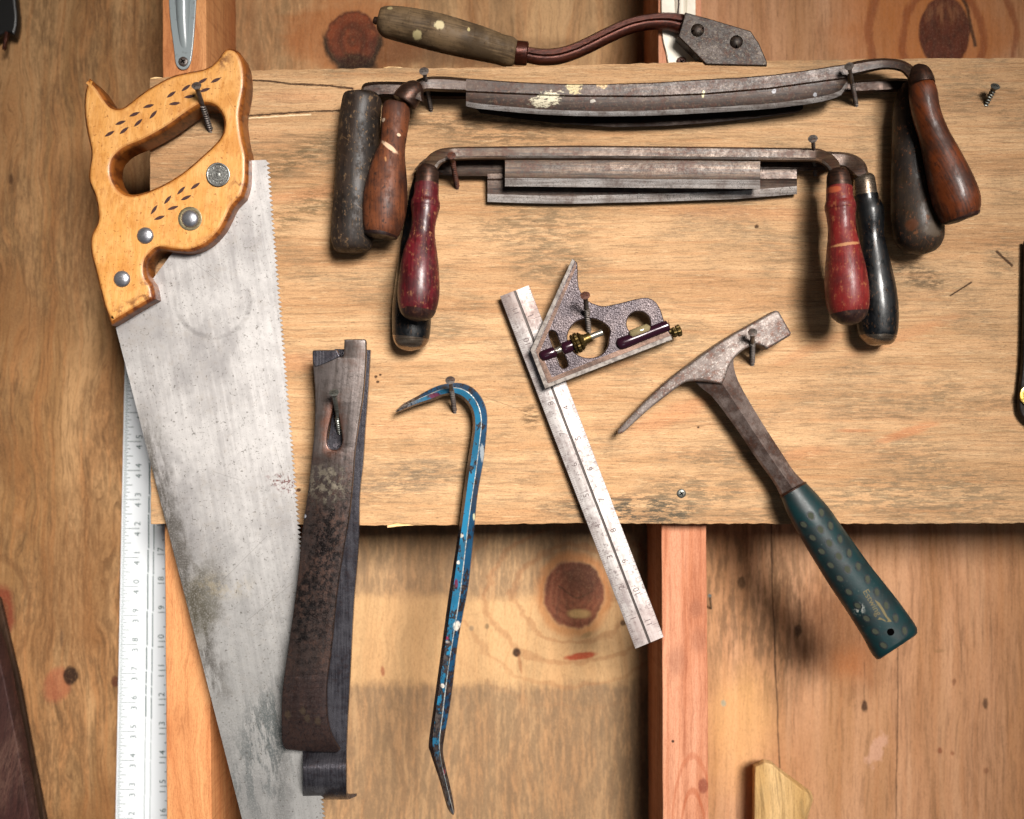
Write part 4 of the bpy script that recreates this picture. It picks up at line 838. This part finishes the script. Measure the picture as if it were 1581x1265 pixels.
# struck end: a raised thicker lip at the top left
MB().add(ext(smooth([(483, 545), (484, 541.5, 1), (519.5, 541, 1), (524.5, 550.5), (520, 553), (500, 562), (486.5, 566.5, 1), (483, 556)], n=3), (), 23.5, 31.2, .5, 2)).build('claw_tip', mat_pry2, pb1)

# ------------------------------------------------------------------ blue crowbar
def bluex(nm, base):
    g = G(nm, 14); n = g.noise(g.u, g.v, .09, .06, 6, .75); m = g.noise(g.u, g.v, .25, .18, 4, .7); n1 = g.noise(g.u, g.v, .02, .02, 3, .5)
    wear = g.ss(g.v, 780, 1180)*.10+g.ss(g.u, 600, 690, .13, 0)
    col = g.mix(g.ss(n1, .4, .6), base, '1b5470' if base[0] == '2' else '0b2c42')
    bare = g.ss(n+wear, .55, .59)
    col = g.mix(bare*.95, col, g.mix(g.ss(m, .4, .6), '38241c', '1e1614'))
    col = g.mix(g.ss(n+wear, .61, .70)*.5, col, hx('6a625c'))
    col = g.mix(g.ss(g.v+(n-.5)*90, 1120, 1200)*.9, col, g.mix(g.ss(m, .42, .6), '4a423c', '2a1c18'))
    col = g.mix(g.ss(g.u+(n-.5)*40, 655, 630)*.8, col, g.mix(g.ss(m, .42, .6), '6a625e', '241c1a'))
    for x, y, rx, ry, cc in [(713, 826, 4, 4, 'b8b0a0'), (708, 867, 3, 3.5, 'c8c0b4'), (706, 965, 6, 8, 'c9c0b4'), (684, 1056, 4, 3.5, 'c0b8ac'), (745, 700, 4, 14, '8c9498'), (705, 900, 3, 9, '5c1630'), (690, 983, 4, 3, '7a1830'),
                             (672, 611, 12, 5, '5a1c30'), (732, 798, 2, 6, 'b0b090'), (692, 989, 5, 2.5, '9a928c'), (686, 1190, 2, 5, '6c3038')]:
        col = g.mix(g.blob(x, y, rx*.85, ry*.85, 0, .25, n, 1.3)*.9, col, hx(cc))
    return g.fin(col, rough=g.ss(n, .4, .6, .3, .5), metal=bare*.5, bump=n*.6+m*.4-bare*.6, bs=.25, bd=1, coat=.1)
mat_blue = bluex('blue paint lit face', '216a8c'); mat_blue_shade = bluex('blue paint shaded face', '123f5c')  # one blue paint; its lit and shaded faces are put into the colour
mat_wornline = metal('worn ridge', 'a8a49c', '4a5a60', '4a3024', .7, 0, (.4, .6), .4, 2, spots=.9, spotcol='1c4458')
cb = thing('crowbar', 'slim hooked crowbar with chipped blue paint', 'crowbar', (700, 600, 14))
outer = [(610.5, 635), (622, 624), (643.8, 612), (662.6, 601.5), (681.4, 594), (705.6, 591), (724.4, 595.5), (738.5, 607), (748.6, 624.5), (752.6, 645), (751, 673), (746, 716), (738, 761.6), (732.5, 815), (724, 900), (716, 924+20), (706.4, 997.6), (696.8, 1077.6), (687, 1135), (684, 1160.8), (688.8, 1186.4), (696.8, 1221.6), (701.8, 1250), (700.5, 1258)]
inner = [(612, 637), (618, 636), (643.8, 625.9), (670.6, 617.8), (688, 611.5), (706, 612), (719, 621.8), (727.4, 636), (729.8, 652), (728.5, 672), (723, 706), (716.5, 752), (709.6, 807), (700, 870), (691, 930), (681, 1004), (668, 1100), (661.6, 1148), (664.8, 1164), (677.6, 1202.4), (684, 1225), (690.4, 1247), (696, 1256), (699.5, 1258.5)]
# resample both by index
st = []
for i, (o_, i_) in enumerate(zip(outer, inner[:len(outer)])):
    y_ = (o_[1]+i_[1])/2; th = 13 if 3 < i < 19 else (5 if i in (0, 23) else 9)
    st.append((o_[0], o_[1], i_[0], i_[1], 12-th/2+2, 12+th/2+2))
ss_ = smoothN(st, 4); rings = []
for s in ss_:
    L = lambda f, d: P(s[0]+(s[2]-s[0])*f, s[1]+(s[3]-s[1])*f, d); h0, h1 = s[4], s[5]; hm = (h1-h0)
    rings.append([L(.18, h0), L(0, h0+hm*.3), L(.04, h0+hm*.62), L(.36, h1-hm*.02), L(.42, h1), L(.80, h1-hm*.10), L(.98, h0+hm*.55), L(1, h0+hm*.3), L(.85, h0)])
MB().add(loft(rings, mats=[1, 1, 1, 2, 0, 3, 3, 3, 1])).build('bar', [mat_blue, mat_blue_shade, mat_wornline, mat_pry2], cb, ang=12)

# ------------------------------------------------------------------ combination square
sq = thing('combination_square', 'combination square with a slanted steel rule and purple grey hammered head', 'square', (903, 455, 8))
def rulex(g, c, h, a, b):
    n = g.noise(g.u, g.v, .05, .05, 6, .75); m = g.noise(g.u, g.v, .15, .15, 5, .7); tr = g.noise(a, b, .03, .3, 5, .7)
    c = g.mix(g.ss(n, .46, .60)*.5, c, hx('6b5a58')); c = g.mix(g.ss(m, .56, .63)*.6, c, hx('4c3c3c'))
    c = g.mix(g.blob(805, 465, 40, 30, 0, .4, n, .9)*.6, c, hx('6e5850')); c = g.mix(g.blob(822, 488, 14, 24, 0, .4, n, .9)*.5, c, hx('5e463c'))
    c = g.mix(g.blob(1000, 965, 26, 30, 0, .5, n, 1)*.5, c, hx('8a7672')); c = g.mix(g.ss(tr, .56, .68)*.3, c, hx('8a8084'))
    return c, h
mat_rule = metal('rule steel', 'b8b2ae', '948c88', '7a6862', .35, 111, (.42, .6), .35, .9, .5, d=9, extra=rulex, bump=.1)
mat_mark = G('engraved marks').fin('574a48', rough=.7)
c0, c1, c2, c3 = (772, 457.8), (816.7, 440.6), (1024.7, 983.6), (981, 1001.8)
def q4(a_, b_): # a 0..1 across (left->right), b 0..1 along (top->bottom)
    t_ = (c0[0]+(c1[0]-c0[0])*a_, c0[1]+(c1[1]-c0[1])*a_); bt = (c3[0]+(c2[0]-c3[0])*a_, c3[1]+(c2[1]-c3[1])*a_)
    return (t_[0]+(bt[0]-t_[0])*b_, t_[1]+(bt[1]-t_[1])*b_)
rl = MB()
rings = []
for b_ in (0, 1):
    rings.append([P(*q4(a_, b_), d_) for a_, d_ in ((0, 7.2), (0, 9.1), (.02, 9.4), (.465, 9.4), (.475, 8.4), (.535, 8.4), (.545, 9.4), (.98, 9.4), (1, 9.1), (1, 7.2))])
mat_groove = G('rule groove').fin(hx('3c3430'), rough=.5, metal=.5)
rl.add(loft(rings, mats=[0, 0, 0, 1, 1, 1, 0, 0, 0, 0]))
ru = rl.build('rule', [mat_rule, mat_groove], sq)
mk = MB()
L_ = math.hypot(c3[0]-c0[0], c3[1]-c0[1]); inch = 50.8
def tick(a0, a1, b_, wd=.00045):
    p, q, r, s_ = q4(a0, b_-wd), q4(a1, b_-wd), q4(a1, b_+wd), q4(a0, b_+wd); mk.add(([P(*x, 9.48) for x in (p, q, r, s_)], [[0, 1, 2, 3]]))
nn_ = int(L_/(inch/16))
for k in range(1, nn_):
    b_ = 1-k*(inch/16)/L_; ln = .30 if k % 16 == 0 else .20 if k % 8 == 0 else .14 if k % 4 == 0 else .09
    tick(.0, ln, b_)
    if k % 2 == 0: tick(1-.8*ln, 1.0, 1-b_)
for k in range(1, nn_*2):
    b_ = 1-k*(inch/32)/L_
    if .80 < b_ < .94: tick(0, .07, b_)
for i in range(1, 12):
    bl_ = 1-(i*inch-6)/L_; br_ = (i*inch-6)/L_
    x, y_ = q4(.30, bl_); mk.add(flat(text(str(i), x, y_, 0, 13, 111), 9.48))
    x, y_ = q4(.72, br_); mk.add(flat(text(str(i), x, y_, 0, 13, 111), 9.48))
mk.build('graduations', mat_mark, ru)
g = G('hammered enamel', 16); vo = g.noise(g.u, g.v, .40, .40, 2, .5, .4); n = g.noise(g.u, g.v, .03, .03, 4, .6)
cc_ = g.mix(g.ss(n, .4, .6), '453a3b', '30262a')
mat_hammered = g.fin(cc_, rough=.36, metal=.45, bump=vo, bs=.6, bd=1.5)
mat_purple = G('purple gloss enamel').fin('2a0f1c', rough=.2, metal=.3, coat=.5)
g = G('rim steel', 18); n = g.noise(g.u, g.v, .12, .12, 5, .7)
mat_rim = g.fin(g.mix(g.ss(n, .42, .62), '756d66', '4c433d'), rough=.55, metal=.3, bump=n, bs=.15)
mat_web = metal('brown grimy web', '5a4234', '3e2c22', '2a1c14', .4, 20, (.4, .6), .5, 1.5)
hd = [(883.5, 400, 1), (888, 403), (891.6, 410), (892.6, 438.6), (897.6, 452.7), (909.8, 466), (928, 472.6), (942, 471.5), (962.4, 467), (982.6, 461.9), (998.8, 460), (1011, 465.5), (1019, 477), (1025, 495), (1031, 509.4), (1037.5, 520, 1), (1037, 524, 1), (842, 599.5, 1), (819.7, 541, 1)]
hd = smooth(hd, n=4)
big = smooth([(908, 492), (925, 495), (938, 504), (942, 512), (940, 522), (938, 535), (928, 548), (910, 553), (893, 549), (881, 538), (876, 524), (879, 509), (890, 497)], n=3)
sml = [(985.7+18.5*math.cos(t*PI/14), 499.5+18.5*math.sin(t*PI/14)) for t in range(28)]
slot = smooth([(847.8, 513), (853, 510.5), (859, 515), (863, 526), (870, 545), (876.5, 561), (875, 567), (868, 569), (862, 560), (855, 540), (848, 520)], n=3)
hb = MB().add(ext(hd, [big, sml, slot], 10.2, 17, .8, 2)); ho = hb.build('head', mat_hammered, sq, ang=40)
# machined rim along three straight edges
def band(pts_out, pts_in, d0, d1):
    v = []; n_ = len(pts_out)
    return loft([[P(*o_, d0), P(*o_, d1), P(*i_, d1), P(*i_, d0)] for o_, i_ in zip(pts_out, pts_in)])
MB().add(band([(883.5, 399.5), (818.8, 541), (841.5, 600.5), (1038, 524.5)], [(887.5, 403), (826.5, 541.5), (845.5, 592.5), (1036, 518)], 10.0, 19.0)).build('rim', mat_rim, ho, .2)
MB().add(band([(888.5, 404.5), (827.2, 541.8), (846, 592), (1036, 517.6)], [(889.5, 413), (834, 541.5), (852, 583), (1029, 511)], 16.5, 17.25)).build('web', mat_web, ho)
# bosses, bolt, nut, vial, scriber
MB().add(tube([(833, 552, 16, 3), (836, 550.5, 16, 8), (846, 547, 16.5, 8.5), (856, 543.5, 16, 8.5), (857, 543, 16, 7)], sub=2)).build('boss', mat_purple, ho, ang=60)
MB().add(tube([(868, 539.3, 16, 7), (869, 539, 16, 9.5), (880, 534.5, 16, 9.5), (885, 532.5, 16, 9)], sub=2)).build('boss', mat_purple, ho, ang=60)
mat_pin = metal('polished pin', 'd0cabc', 'a49c8c', '6a5a40', .2, 20, (.2, .32), .9, 2)
mat_brass = metal('tarnished brass', '64522c', '42351a', '2c2412', .4, 0, (.3, .45), .85, 3, spots=.3)
ck = thing('clamp_bolt', None, None, (880, 535, 16)); ck.name = 'clamp_bolt'; ck.parent = ho; ck.location = P(880, 535, 16)-P(903, 455, 8)
ORG.pop('clamp_bolt', None)
ORG['clamp_bolt'] = P(880, 535, 16)
bpy.data.objects.remove(ck)
pin = MB().add(tube([(852, 545, 16, 5), (930, 513, 16, 5)], sub=1, n=16)); po = pin.build('clamp_pin', mat_pin, ho)
MB().add(tube([(900, 525.5, 16, 8), (912, 520.5, 16, 7.5)], sub=1)).build('collar', mat_brass, ho)
kn = MB(); NT = 40
for z0, z1, r0, r1 in ((0, 4, 14.5, 15.5), (5, 11, 15.5, 15.5), (12, 19, 15, 10)):
    a_, b_ = P(884+z0*.93, 532.5-z0*.38, 16), P(884+z1*.93, 532.5-z1*.38, 16); ax = (b_-a_).normalized(); sd = ax.cross(Vector((0, -1, 0))).normalized(); u2 = sd.cross(ax)
    kn.add(loft([[c_+sd*R(rr_*(1+(.035 if j % 2 else -.035)), 16)*math.cos(2*PI*j/NT)+u2*R(rr_*(1+(.035 if j % 2 else -.035)), 16)*math.sin(2*PI*j/NT) for j in range(NT)] for c_, rr_ in ((a_, r0*.92), (a_+(b_-a_)*.2, r0), (a_+(b_-a_)*.8, r1), (b_, r1*.92))]))
kn.add(tube([(884, 532.5, 16, 12.5), (903, 524.5, 16, 9)], sub=1))
kn.build('knurled_nut', mat_brass, ho, ang=20)
MB().add(tube([(952, 534, 15.5, 3), (955, 532.5, 15.8, 8.5), (963, 529.5, 16.2, 10), (990, 519, 16.2, 9), (1010, 511, 16.2, 9), (1029, 503.5, 16.2, 9), (1031, 502.5, 16.2, 8)], sub=2)).build('boss', mat_purple, ho, ang=60)
g = G('vial glass'); mat_vial = g.fin('75694c', rough=.12, coat=.6)
MB().add(tube([(972, 518, 17.5, 3), (975, 516.5, 18, 7), (1000, 506.5, 18, 7), (1003, 505, 17.5, 3)], sub=1)).build('vial', mat_vial, ho, ang=60)
MB().add(tube([(1033, 512.5, 14, 4.5), (1038, 511, 14, 4.5)], sub=1)).build('scriber', mat_brass, ho)
kn = MB()
a_, b_ = P(1037, 514.5, 14), P(1051, 509.5, 14); ax = (b_-a_).normalized(); sd = ax.cross(Vector((0, -1, 0))).normalized(); u2 = sd.cross(ax)
kn.add(loft([[c_+sd*R(rr_*(1+(.05 if j % 2 else -.05)), 14)*math.cos(2*PI*j/24)+u2*R(rr_*(1+(.05 if j % 2 else -.05)), 14)*math.sin(2*PI*j/24) for j in range(24)] for c_, rr_ in ((a_, 6), (a_+(b_-a_)*.2, 8), (a_+(b_-a_)*.38, 8), (a_+(b_-a_)*.4, 6.5), (a_+(b_-a_)*.55, 6.5), (a_+(b_-a_)*.57, 9), (a_+(b_-a_)*.92, 9), (b_, 7.5))])); kn.build('scriber_knob', mat_brass, ho, ang=20)

# ------------------------------------------------------------------ masonry hammer
hm = thing('masonry_hammer', 'steel pick ended masonry hammer with a dimpled dark green rubber grip', 'hammer', (1162, 545, 12))
mat_hhead = metal('hammer head steel', '6a5f59', '443934', '583424', .85, 30, (.42, .58), .4, 1.4, .2, d=22, spots=.5, spotcol='a8a098')
mat_hshaft = metal('hammer shaft steel', '85766f', '4a3b35', '5a3422', .5, -57, (.28, .42), .55, 1.2, .12, d=20, spots=.2, spotcol='9a8e88')
ho_ = smooth([(955, 670, 1), (956, 664), (962, 657), (978, 639.6), (1003, 614), (1036, 584), (1066.5, 561), (1091.8, 542), (1129.8, 517), (1155, 503), (1180, 489), (1197, 479.5, 1), (1202, 481, 1), (1221, 514.4, 1), (1220, 518.5, 1), (1184, 539.7, 1), (1173, 533.4), (1162.6, 533.4), (1147.5, 541), (1136, 551), (1127, 563.7), (1121, 579), (1115, 594, 1),
    (1091.8, 590), (1069, 588.5), (1053.9, 592.8), (1028.6, 611.8), (1003, 632), (978, 654.8), (962.8, 668.5)], n=4)
v, f = ext(ho_, (), 3, 24, 1.6, 3)
xr = P(1100, 0, 24).x; xl = P(955, 0, 24).x; v2 = []
for p in v:
    t = min(1, max(0, (p.x-xl)/(xr-xl))); kk = .30+.70*t**.8; v2.append(Vector((p.x, -(.0135+(-p.y-.0135)*kk), p.z)))
MB().add((v2, f)).build('head', mat_hhead, hm, ang=40)
lf = [(1069, 586), (1084, 600), (1098, 611), (1117, 634.6), (1142.4, 670), (1167.7, 708), (1193, 743), (1206.5, 768)]
rt_ = [(1133, 545), (1132.8, 566), (1140, 589), (1155, 616.9), (1177.8, 654.8), (1205.7, 697.8), (1226, 728), (1244.5, 747)]
st = []
for i, (l_, r_) in enumerate(zip(lf, rt_)): st.append((l_[0], l_[1], r_[0], r_[1], 6 if i < 6 else 4, 17+.6*i, .52 if i else .5, 21.5+.6*i))
MB().add(strip(st, .10, sub=4)).build('shaft', mat_hshaft, hm, ang=14)
g = G('green rubber', 30); n = g.noise(g.u, g.v, .03, .03, 4, .6); m = g.noise(g.u, g.v, .3, .3, 3, .6)
gc = g.mix(g.ss(n, .4, .62), '0b2628', '071819'); gc = g.mix(g.ss(m, .67, .72)*.4, gc, hx('6a7068'))
gc = g.mix(g.blob(1326, 940, 8, 10, 0, .5, m, 1.5)*g.ss(m, .5, .56)*.8, gc, hx('a8a8a0'))
mat_rub = g.fin(gc, rough=g.ss(n, .4, .6, .36, .5), bump=m, bs=.08, spec=.45)
mat_dim = G('dimple fill').fin('383b31', rough=.9, spec=.1); mat_dimr = G('dimple edge').fin('071215', rough=.6)
gl = [(1206, 769), (1215.4, 793), (1230.6, 821), (1255.9, 864), (1281, 904.6), (1306.5, 942.6), (1331.7, 983), (1345.5, 1009), (1351.5, 1016)]
gr_ = [(1245, 746), (1263.5, 765.5), (1281, 785.8), (1308, 824), (1341.9, 871), (1364, 899), (1390, 932), (1413.5, 965.5), (1416, 974)]
def gring(l_, r_, k, hb_=13.0, dc=20.0, n=40):
    cx_, cy_ = (l_[0]+r_[0])/2, (l_[1]+r_[1])/2; hx_, hy_ = (r_[0]-l_[0])/2, (r_[1]-l_[1])/2
    return [P(cx_+hx_*k*math.cos(t), cy_+hy_*k*math.cos(t), dc+hb_*k*math.sin(t)) for t in [2*PI*j/n for j in range(n)]]
gst = smoothN([a_+b_ for a_, b_ in zip(gl, gr_)], 4); rings = []
for i, s in enumerate(gst): rings.append(gring(s[:2], s[2:], 1.0, 11+2.5*min(1, i/8)))
last = gst[-1]; mvx, mvy = 2.0, 3.4
rings.append(gring((last[0]+mvx, last[1]+mvy), (last[2]+mvx*.8, last[3]+mvy*.8), .96, 13)); rings.append(gring((last[0]+mvx*1.5, last[1]+mvy*1.4), (last[2]+mvx*1.2, last[3]+mvy*1.2), .85, 13))
gp = MB().add(loft(rings)).build('grip', mat_rub, hm, ang=50)
MB().add(loft([gring((l_[0], l_[1]), (r_[0], r_[1]), k, 11.5) for l_, r_, k in (((1204, 765), (1243, 743.5), .98), ((1204.6, 766.4), (1243.6, 745), 1.05), ((1206, 768.5), (1245, 746.6), 1.04))])).build('collar', mat_ferrule, hm)
def gsurf(x, y, off=.12):
    best = None
    for i, s in enumerate(gst):   # nearest station: use axis projection
        l_, r_ = s[:2], s[2:]; cx_, cy_ = (l_[0]+r_[0])/2, (l_[1]+r_[1])/2; hx_, hy_ = (r_[0]-l_[0])/2, (r_[1]-l_[1])/2; hh = math.hypot(hx_, hy_)
        nx, ny = -hy_/hh, hx_/hh; al = (x-cx_)*nx+(y-cy_)*ny; ac = ((x-cx_)*hx_+(y-cy_)*hy_)/hh/hh
        if best is None or abs(al) < best[0]: best = (abs(al), ac, 11+2.5*min(1, i/8))
    ac = min(.97, abs(best[1])); return 20+best[2]*math.sqrt(1-ac*ac)+off
dm = MB(); _ds = []
gs2 = lambda x, y: gsurf(x, y, .30)
_dd = disc
def disc(px, py, rx, ry, ang=0, n=20): _ds.append((px, py, rx*1.4, ry*1.5, ang)); return _dd(px, py, rx, ry, ang, n)
for x, y in [(240, 357), (295, 437), (350, 520), (405, 605), (462, 686), (516, 768), (570, 852), (624, 930), (678, 1010), (728, 1094)]: dm.add(flat(disc(1180+x*.2529, 720+y*.2529, 5.6, 3.6, -35), gs2))
for x, y in [(285, 303), (343, 387), (397, 470), (455, 550), (508, 630)]: dm.add(flat(disc(1180+x*.2529, 720+y*.2529, 5.8, 4.2, -60), gs2))
for x, y in [(350, 283), (405, 363), (463, 445), (519, 530), (575, 612), (631, 690), (688, 770), (745, 850), (802, 927), (857, 1005)]: dm.add(flat(disc(1180+x*.2529, 720+y*.2529, 5.8, 3.3, -80), gs2))
disc = _dd
dr_ = MB()
for q_ in _ds: dr_.add(flat(disc(*q_), lambda x, y: gsurf(x, y, .18)))
dm.build('dimples', mat_dim, gp); dr_.build('dimple_rims', mat_dimr, gp)
MB().add(flat(disc(1375.2, 976, 5.6, 5.6), lambda x, y: gsurf(x, y, .1))).build('hanging_hole', mat_recess, gp)  # flat disc; the hole's inner shade is painted as black
mat_let = G('lettering').fin('584d2c', rough=.7)
lt = MB().add(flat(text('Estwing', 1346.5, 930.5, 0, 14.5, -60), lambda x, y: gsurf(x, y, .14)))
wing = [(1350, 926), (1358, 931), (1364, 940), (1369, 950), (1377, 960), (1369, 961), (1361, 957), (1355, 957), (1358, 953), (1366, 957), (1371, 958), (1365, 950), (1360, 941), (1355, 934)]
fx = [[i, i+1, 13-i-1+0, 13-i] for i in range(6)]
lt.add(flat((wing, [[0, 1, 12, 13], [1, 2, 11, 12], [2, 3, 10, 11] , [3, 4, 5, 10], [5, 6, 9, 10][:0] or [5, 6, 9], [6, 7, 8, 9]]), lambda x, y: gsurf(x, y, .14)))
lt.build('lettering', mat_let, gp)

# ------------------------------------------------------------------ T-square rule behind the saw
g = G('white rule', -95); n = g.noise(g.u, g.v, .02, .02, 4, .6); m = g.noise(g.u, g.v, .1, .03, 5, .7)
mat_white = g.fin(g.mix(g.ss(m, .55, .7)*.2, 'cdd1d4', 'b4b8bc'), rough=.55, spec=.2)
mat_ink = G('green black ink', -95).fin('2e4541', rough=.8)
ts = thing('long_rule', 'long white inch rule with two dark lines standing behind the saw blade', 'rule', (222, 1265, -100))
v_ = [(195, 540), (262, 540), (263, 1500), (177.5, 1500)]
def rx(y): return 193.5+(185.0-193.5)*((y-575)/690)
rr_ = [(rx(500)+5, 500, 0), (rx(1500)-1, 1500, 0)]
lfx = lambda y: 192.5+(178.5-192.5)*((y-575)/690.0)
rtx = lambda y: 254.5+(259.5-254.5)*((y-810)/455.0)
bo = MB().add(ext([(lfx(480), 480), (rtx(480), 480), (rtx(1500), 1500), (lfx(1500), 1500)], (), -101, -98.5, .15, 1)).build('blade', mat_white, ts)
ik = MB(); DI = -98.35
def rect(x0, x1, y, hgt, d=DI): ik.add(([P(x0, y-hgt/2, d), P(x1, y-hgt/2, d), P(x1, y+hgt/2, d), P(x0, y+hgt/2, d)], [[0, 1, 2, 3]]))
y45 = 682.0; inch2 = 44.75
for i in range(-4, 20):
    yy = y45+i*inch2; num = 45-i; lx = lfx(yy)
    for k in range(16):
        yk = yy+k*inch2/16; ln = 26 if k == 0 else 14 if k == 8 else 10 if k % 4 == 0 else 7 if k % 2 == 0 else 4.5
        rect(lfx(yk)+1.5, lfx(yk)+1.5+ln, yk, 1.0)
    if 10 < num < 50:
        s_ = str(num); ik.add(flat(text(s_[1], lx+25, yy-7.5, 0, 13.5, 90), DI)); ik.add(flat(text(s_[0], lx+25, yy+8.5, 0, 13.5, 90), DI))
for num in range(6, 20):
    yy = 1080+(num-12)*inch2; xr_ = rtx(yy); rect(xr_-12, xr_-1, yy, 1.1); rect(xr_-4, xr_-1, yy+inch2/2, 1.3)
    s_ = str(num)
    if len(s_) == 2: ik.add(flat(text(s_[1], xr_-7.5, yy-7.5, 0, 13.5, 90), DI)); ik.add(flat(text(s_[0], xr_-7.5, yy+8.5, 0, 13.5, 90), DI))
    else: ik.add(flat(text(s_, xr_-6.5, yy-7.5, 0, 13.5, 90), DI))
yy = 600; rl2 = random.Random(4)
while yy < 1490:
    ln = rl2.uniform(14, 60)
    x1 = 231+(222-231)*((yy-700)/565); x2 = 239+(231-239)*((yy-700)/565); fade = rl2.random()
    wv = 1.7 if yy < 1080 else .8
    if fade < .93: rect(x1-wv/2, x1+wv/2, yy+ln/2, ln-rl2.uniform(1, 3))
    if fade > .06: rect(x2-wv/2.4, x2+wv/2.4, yy+ln/2+3, ln-rl2.uniform(1, 4))
    yy += ln
ik.build('markings', mat_ink, bo)

# ------------------------------------------------------------------ smaller things at the borders
MB_ = MB().add(loft([[P(x, y_, d_) for x, y_ in pts] for pts, d_ in (
    ([(1164, 1181), (1180, 1174), (1192, 1177), (1202, 1186), (1250, 1223), (1254, 1235), (1243, 1265), (1205, 1420), (1162, 1420)], -104),
    ([(1162, 1180), (1178, 1172), (1190, 1175), (1200, 1184), (1252, 1222), (1256, 1233), (1246, 1265), (1210, 1420), (1160, 1420)], -84),
    ([(1166, 1185), (1182, 1178), (1192, 1181), (1200, 1189), (1246, 1226), (1250, 1235), (1240, 1265), (1204, 1420), (1163, 1420)], -76))]))
tag(MB_.build('wooden_stake', mat_stake, None, .8), 'short pale wooden stake with a slanted top leaning at the bottom right', 'stake')
tb = thing('dark_timber', 'dark painted timber offcut leaning in the bottom left corner', 'timber', (30, 1265, -60))
MB().add(ext([(-60, 860), (0, 925), (12, 975), (30, 1050), (52, 1170), (76, 1290), (100, 1420), (-60, 1420)], (), -102, -97, 1, 2)).build('back_edge', mat_beam, tb)
MB().add(ext([(-60, 860), (-4, 1000), (8, 1050), (28, 1150), (50, 1280), (76, 1420), (-60, 1420)], (), -61.5, -45, 1.2, 2)).build('front_face', mat_darkwood, tb)
mat_blk = G('black plastic').fin('0a0908', rough=.45)
tl = thing('black_clamp', 'black clamp end hanging in the top left corner', 'clamp', (10, 30, -60))
MB().add(ext(smooth([(-60, -60, 1), (20, -60, 1), (26, 5), (28, 25), (27, 42), (23, 56, 1), (10, 52), (-10, 60), (-60, 60, 1)], n=3), (), -99, -90, 2, 2)).build('jaw', mat_blk, tl, ang=60)
MB().add(ext([(8, 48), (12, 50), (7, 76), (3, 76)], (), -92, -88, .5, 2)).build('pin', mat_rust, tl)
# strap tool on the right border with a brass eyelet
sh_ = thing('leather_sheath', 'dark leather strap end with a brass eyelet at the right border', 'strap', (1600, 600, 4))
mat_leather = handle('dark leather', '1a120c', '100a07', '2c1c12', .3, (.5, .7), 10, coat=.0)
MB().add(ext(smooth([(1583, 372, 1), (1700, 372, 1), (1700, 640, 1), (1640, 668), (1604, 662), (1584, 650), (1574, 632), (1575, 600), (1580, 540)], n=4), (), 3, 8, 1, 2)).build('strap', mat_leather, sh_, ang=60)
v_, f_, m_ = annulus(1592, 611, 11, 18, 8.2, .0015); mat_br2 = metal('bright brass', 'd8c070', 'a88c40', '6a5020', .2, 0, (.2, .35), .9, 2)
MB().add((v_, f_)).build('eyelet', mat_br2, sh_)
# small nail and pin on the wall
nl = MB().add(rod(P(1098, 940, -105), P(1094, 905, -60), [(0, .0008), (.03, .0008), (.031, .0016), (.0316, .0016)], 10)); tag(nl.build('nail', mat_zscrew), 'small grey nail beside the reddish stud below the board', 'nail')
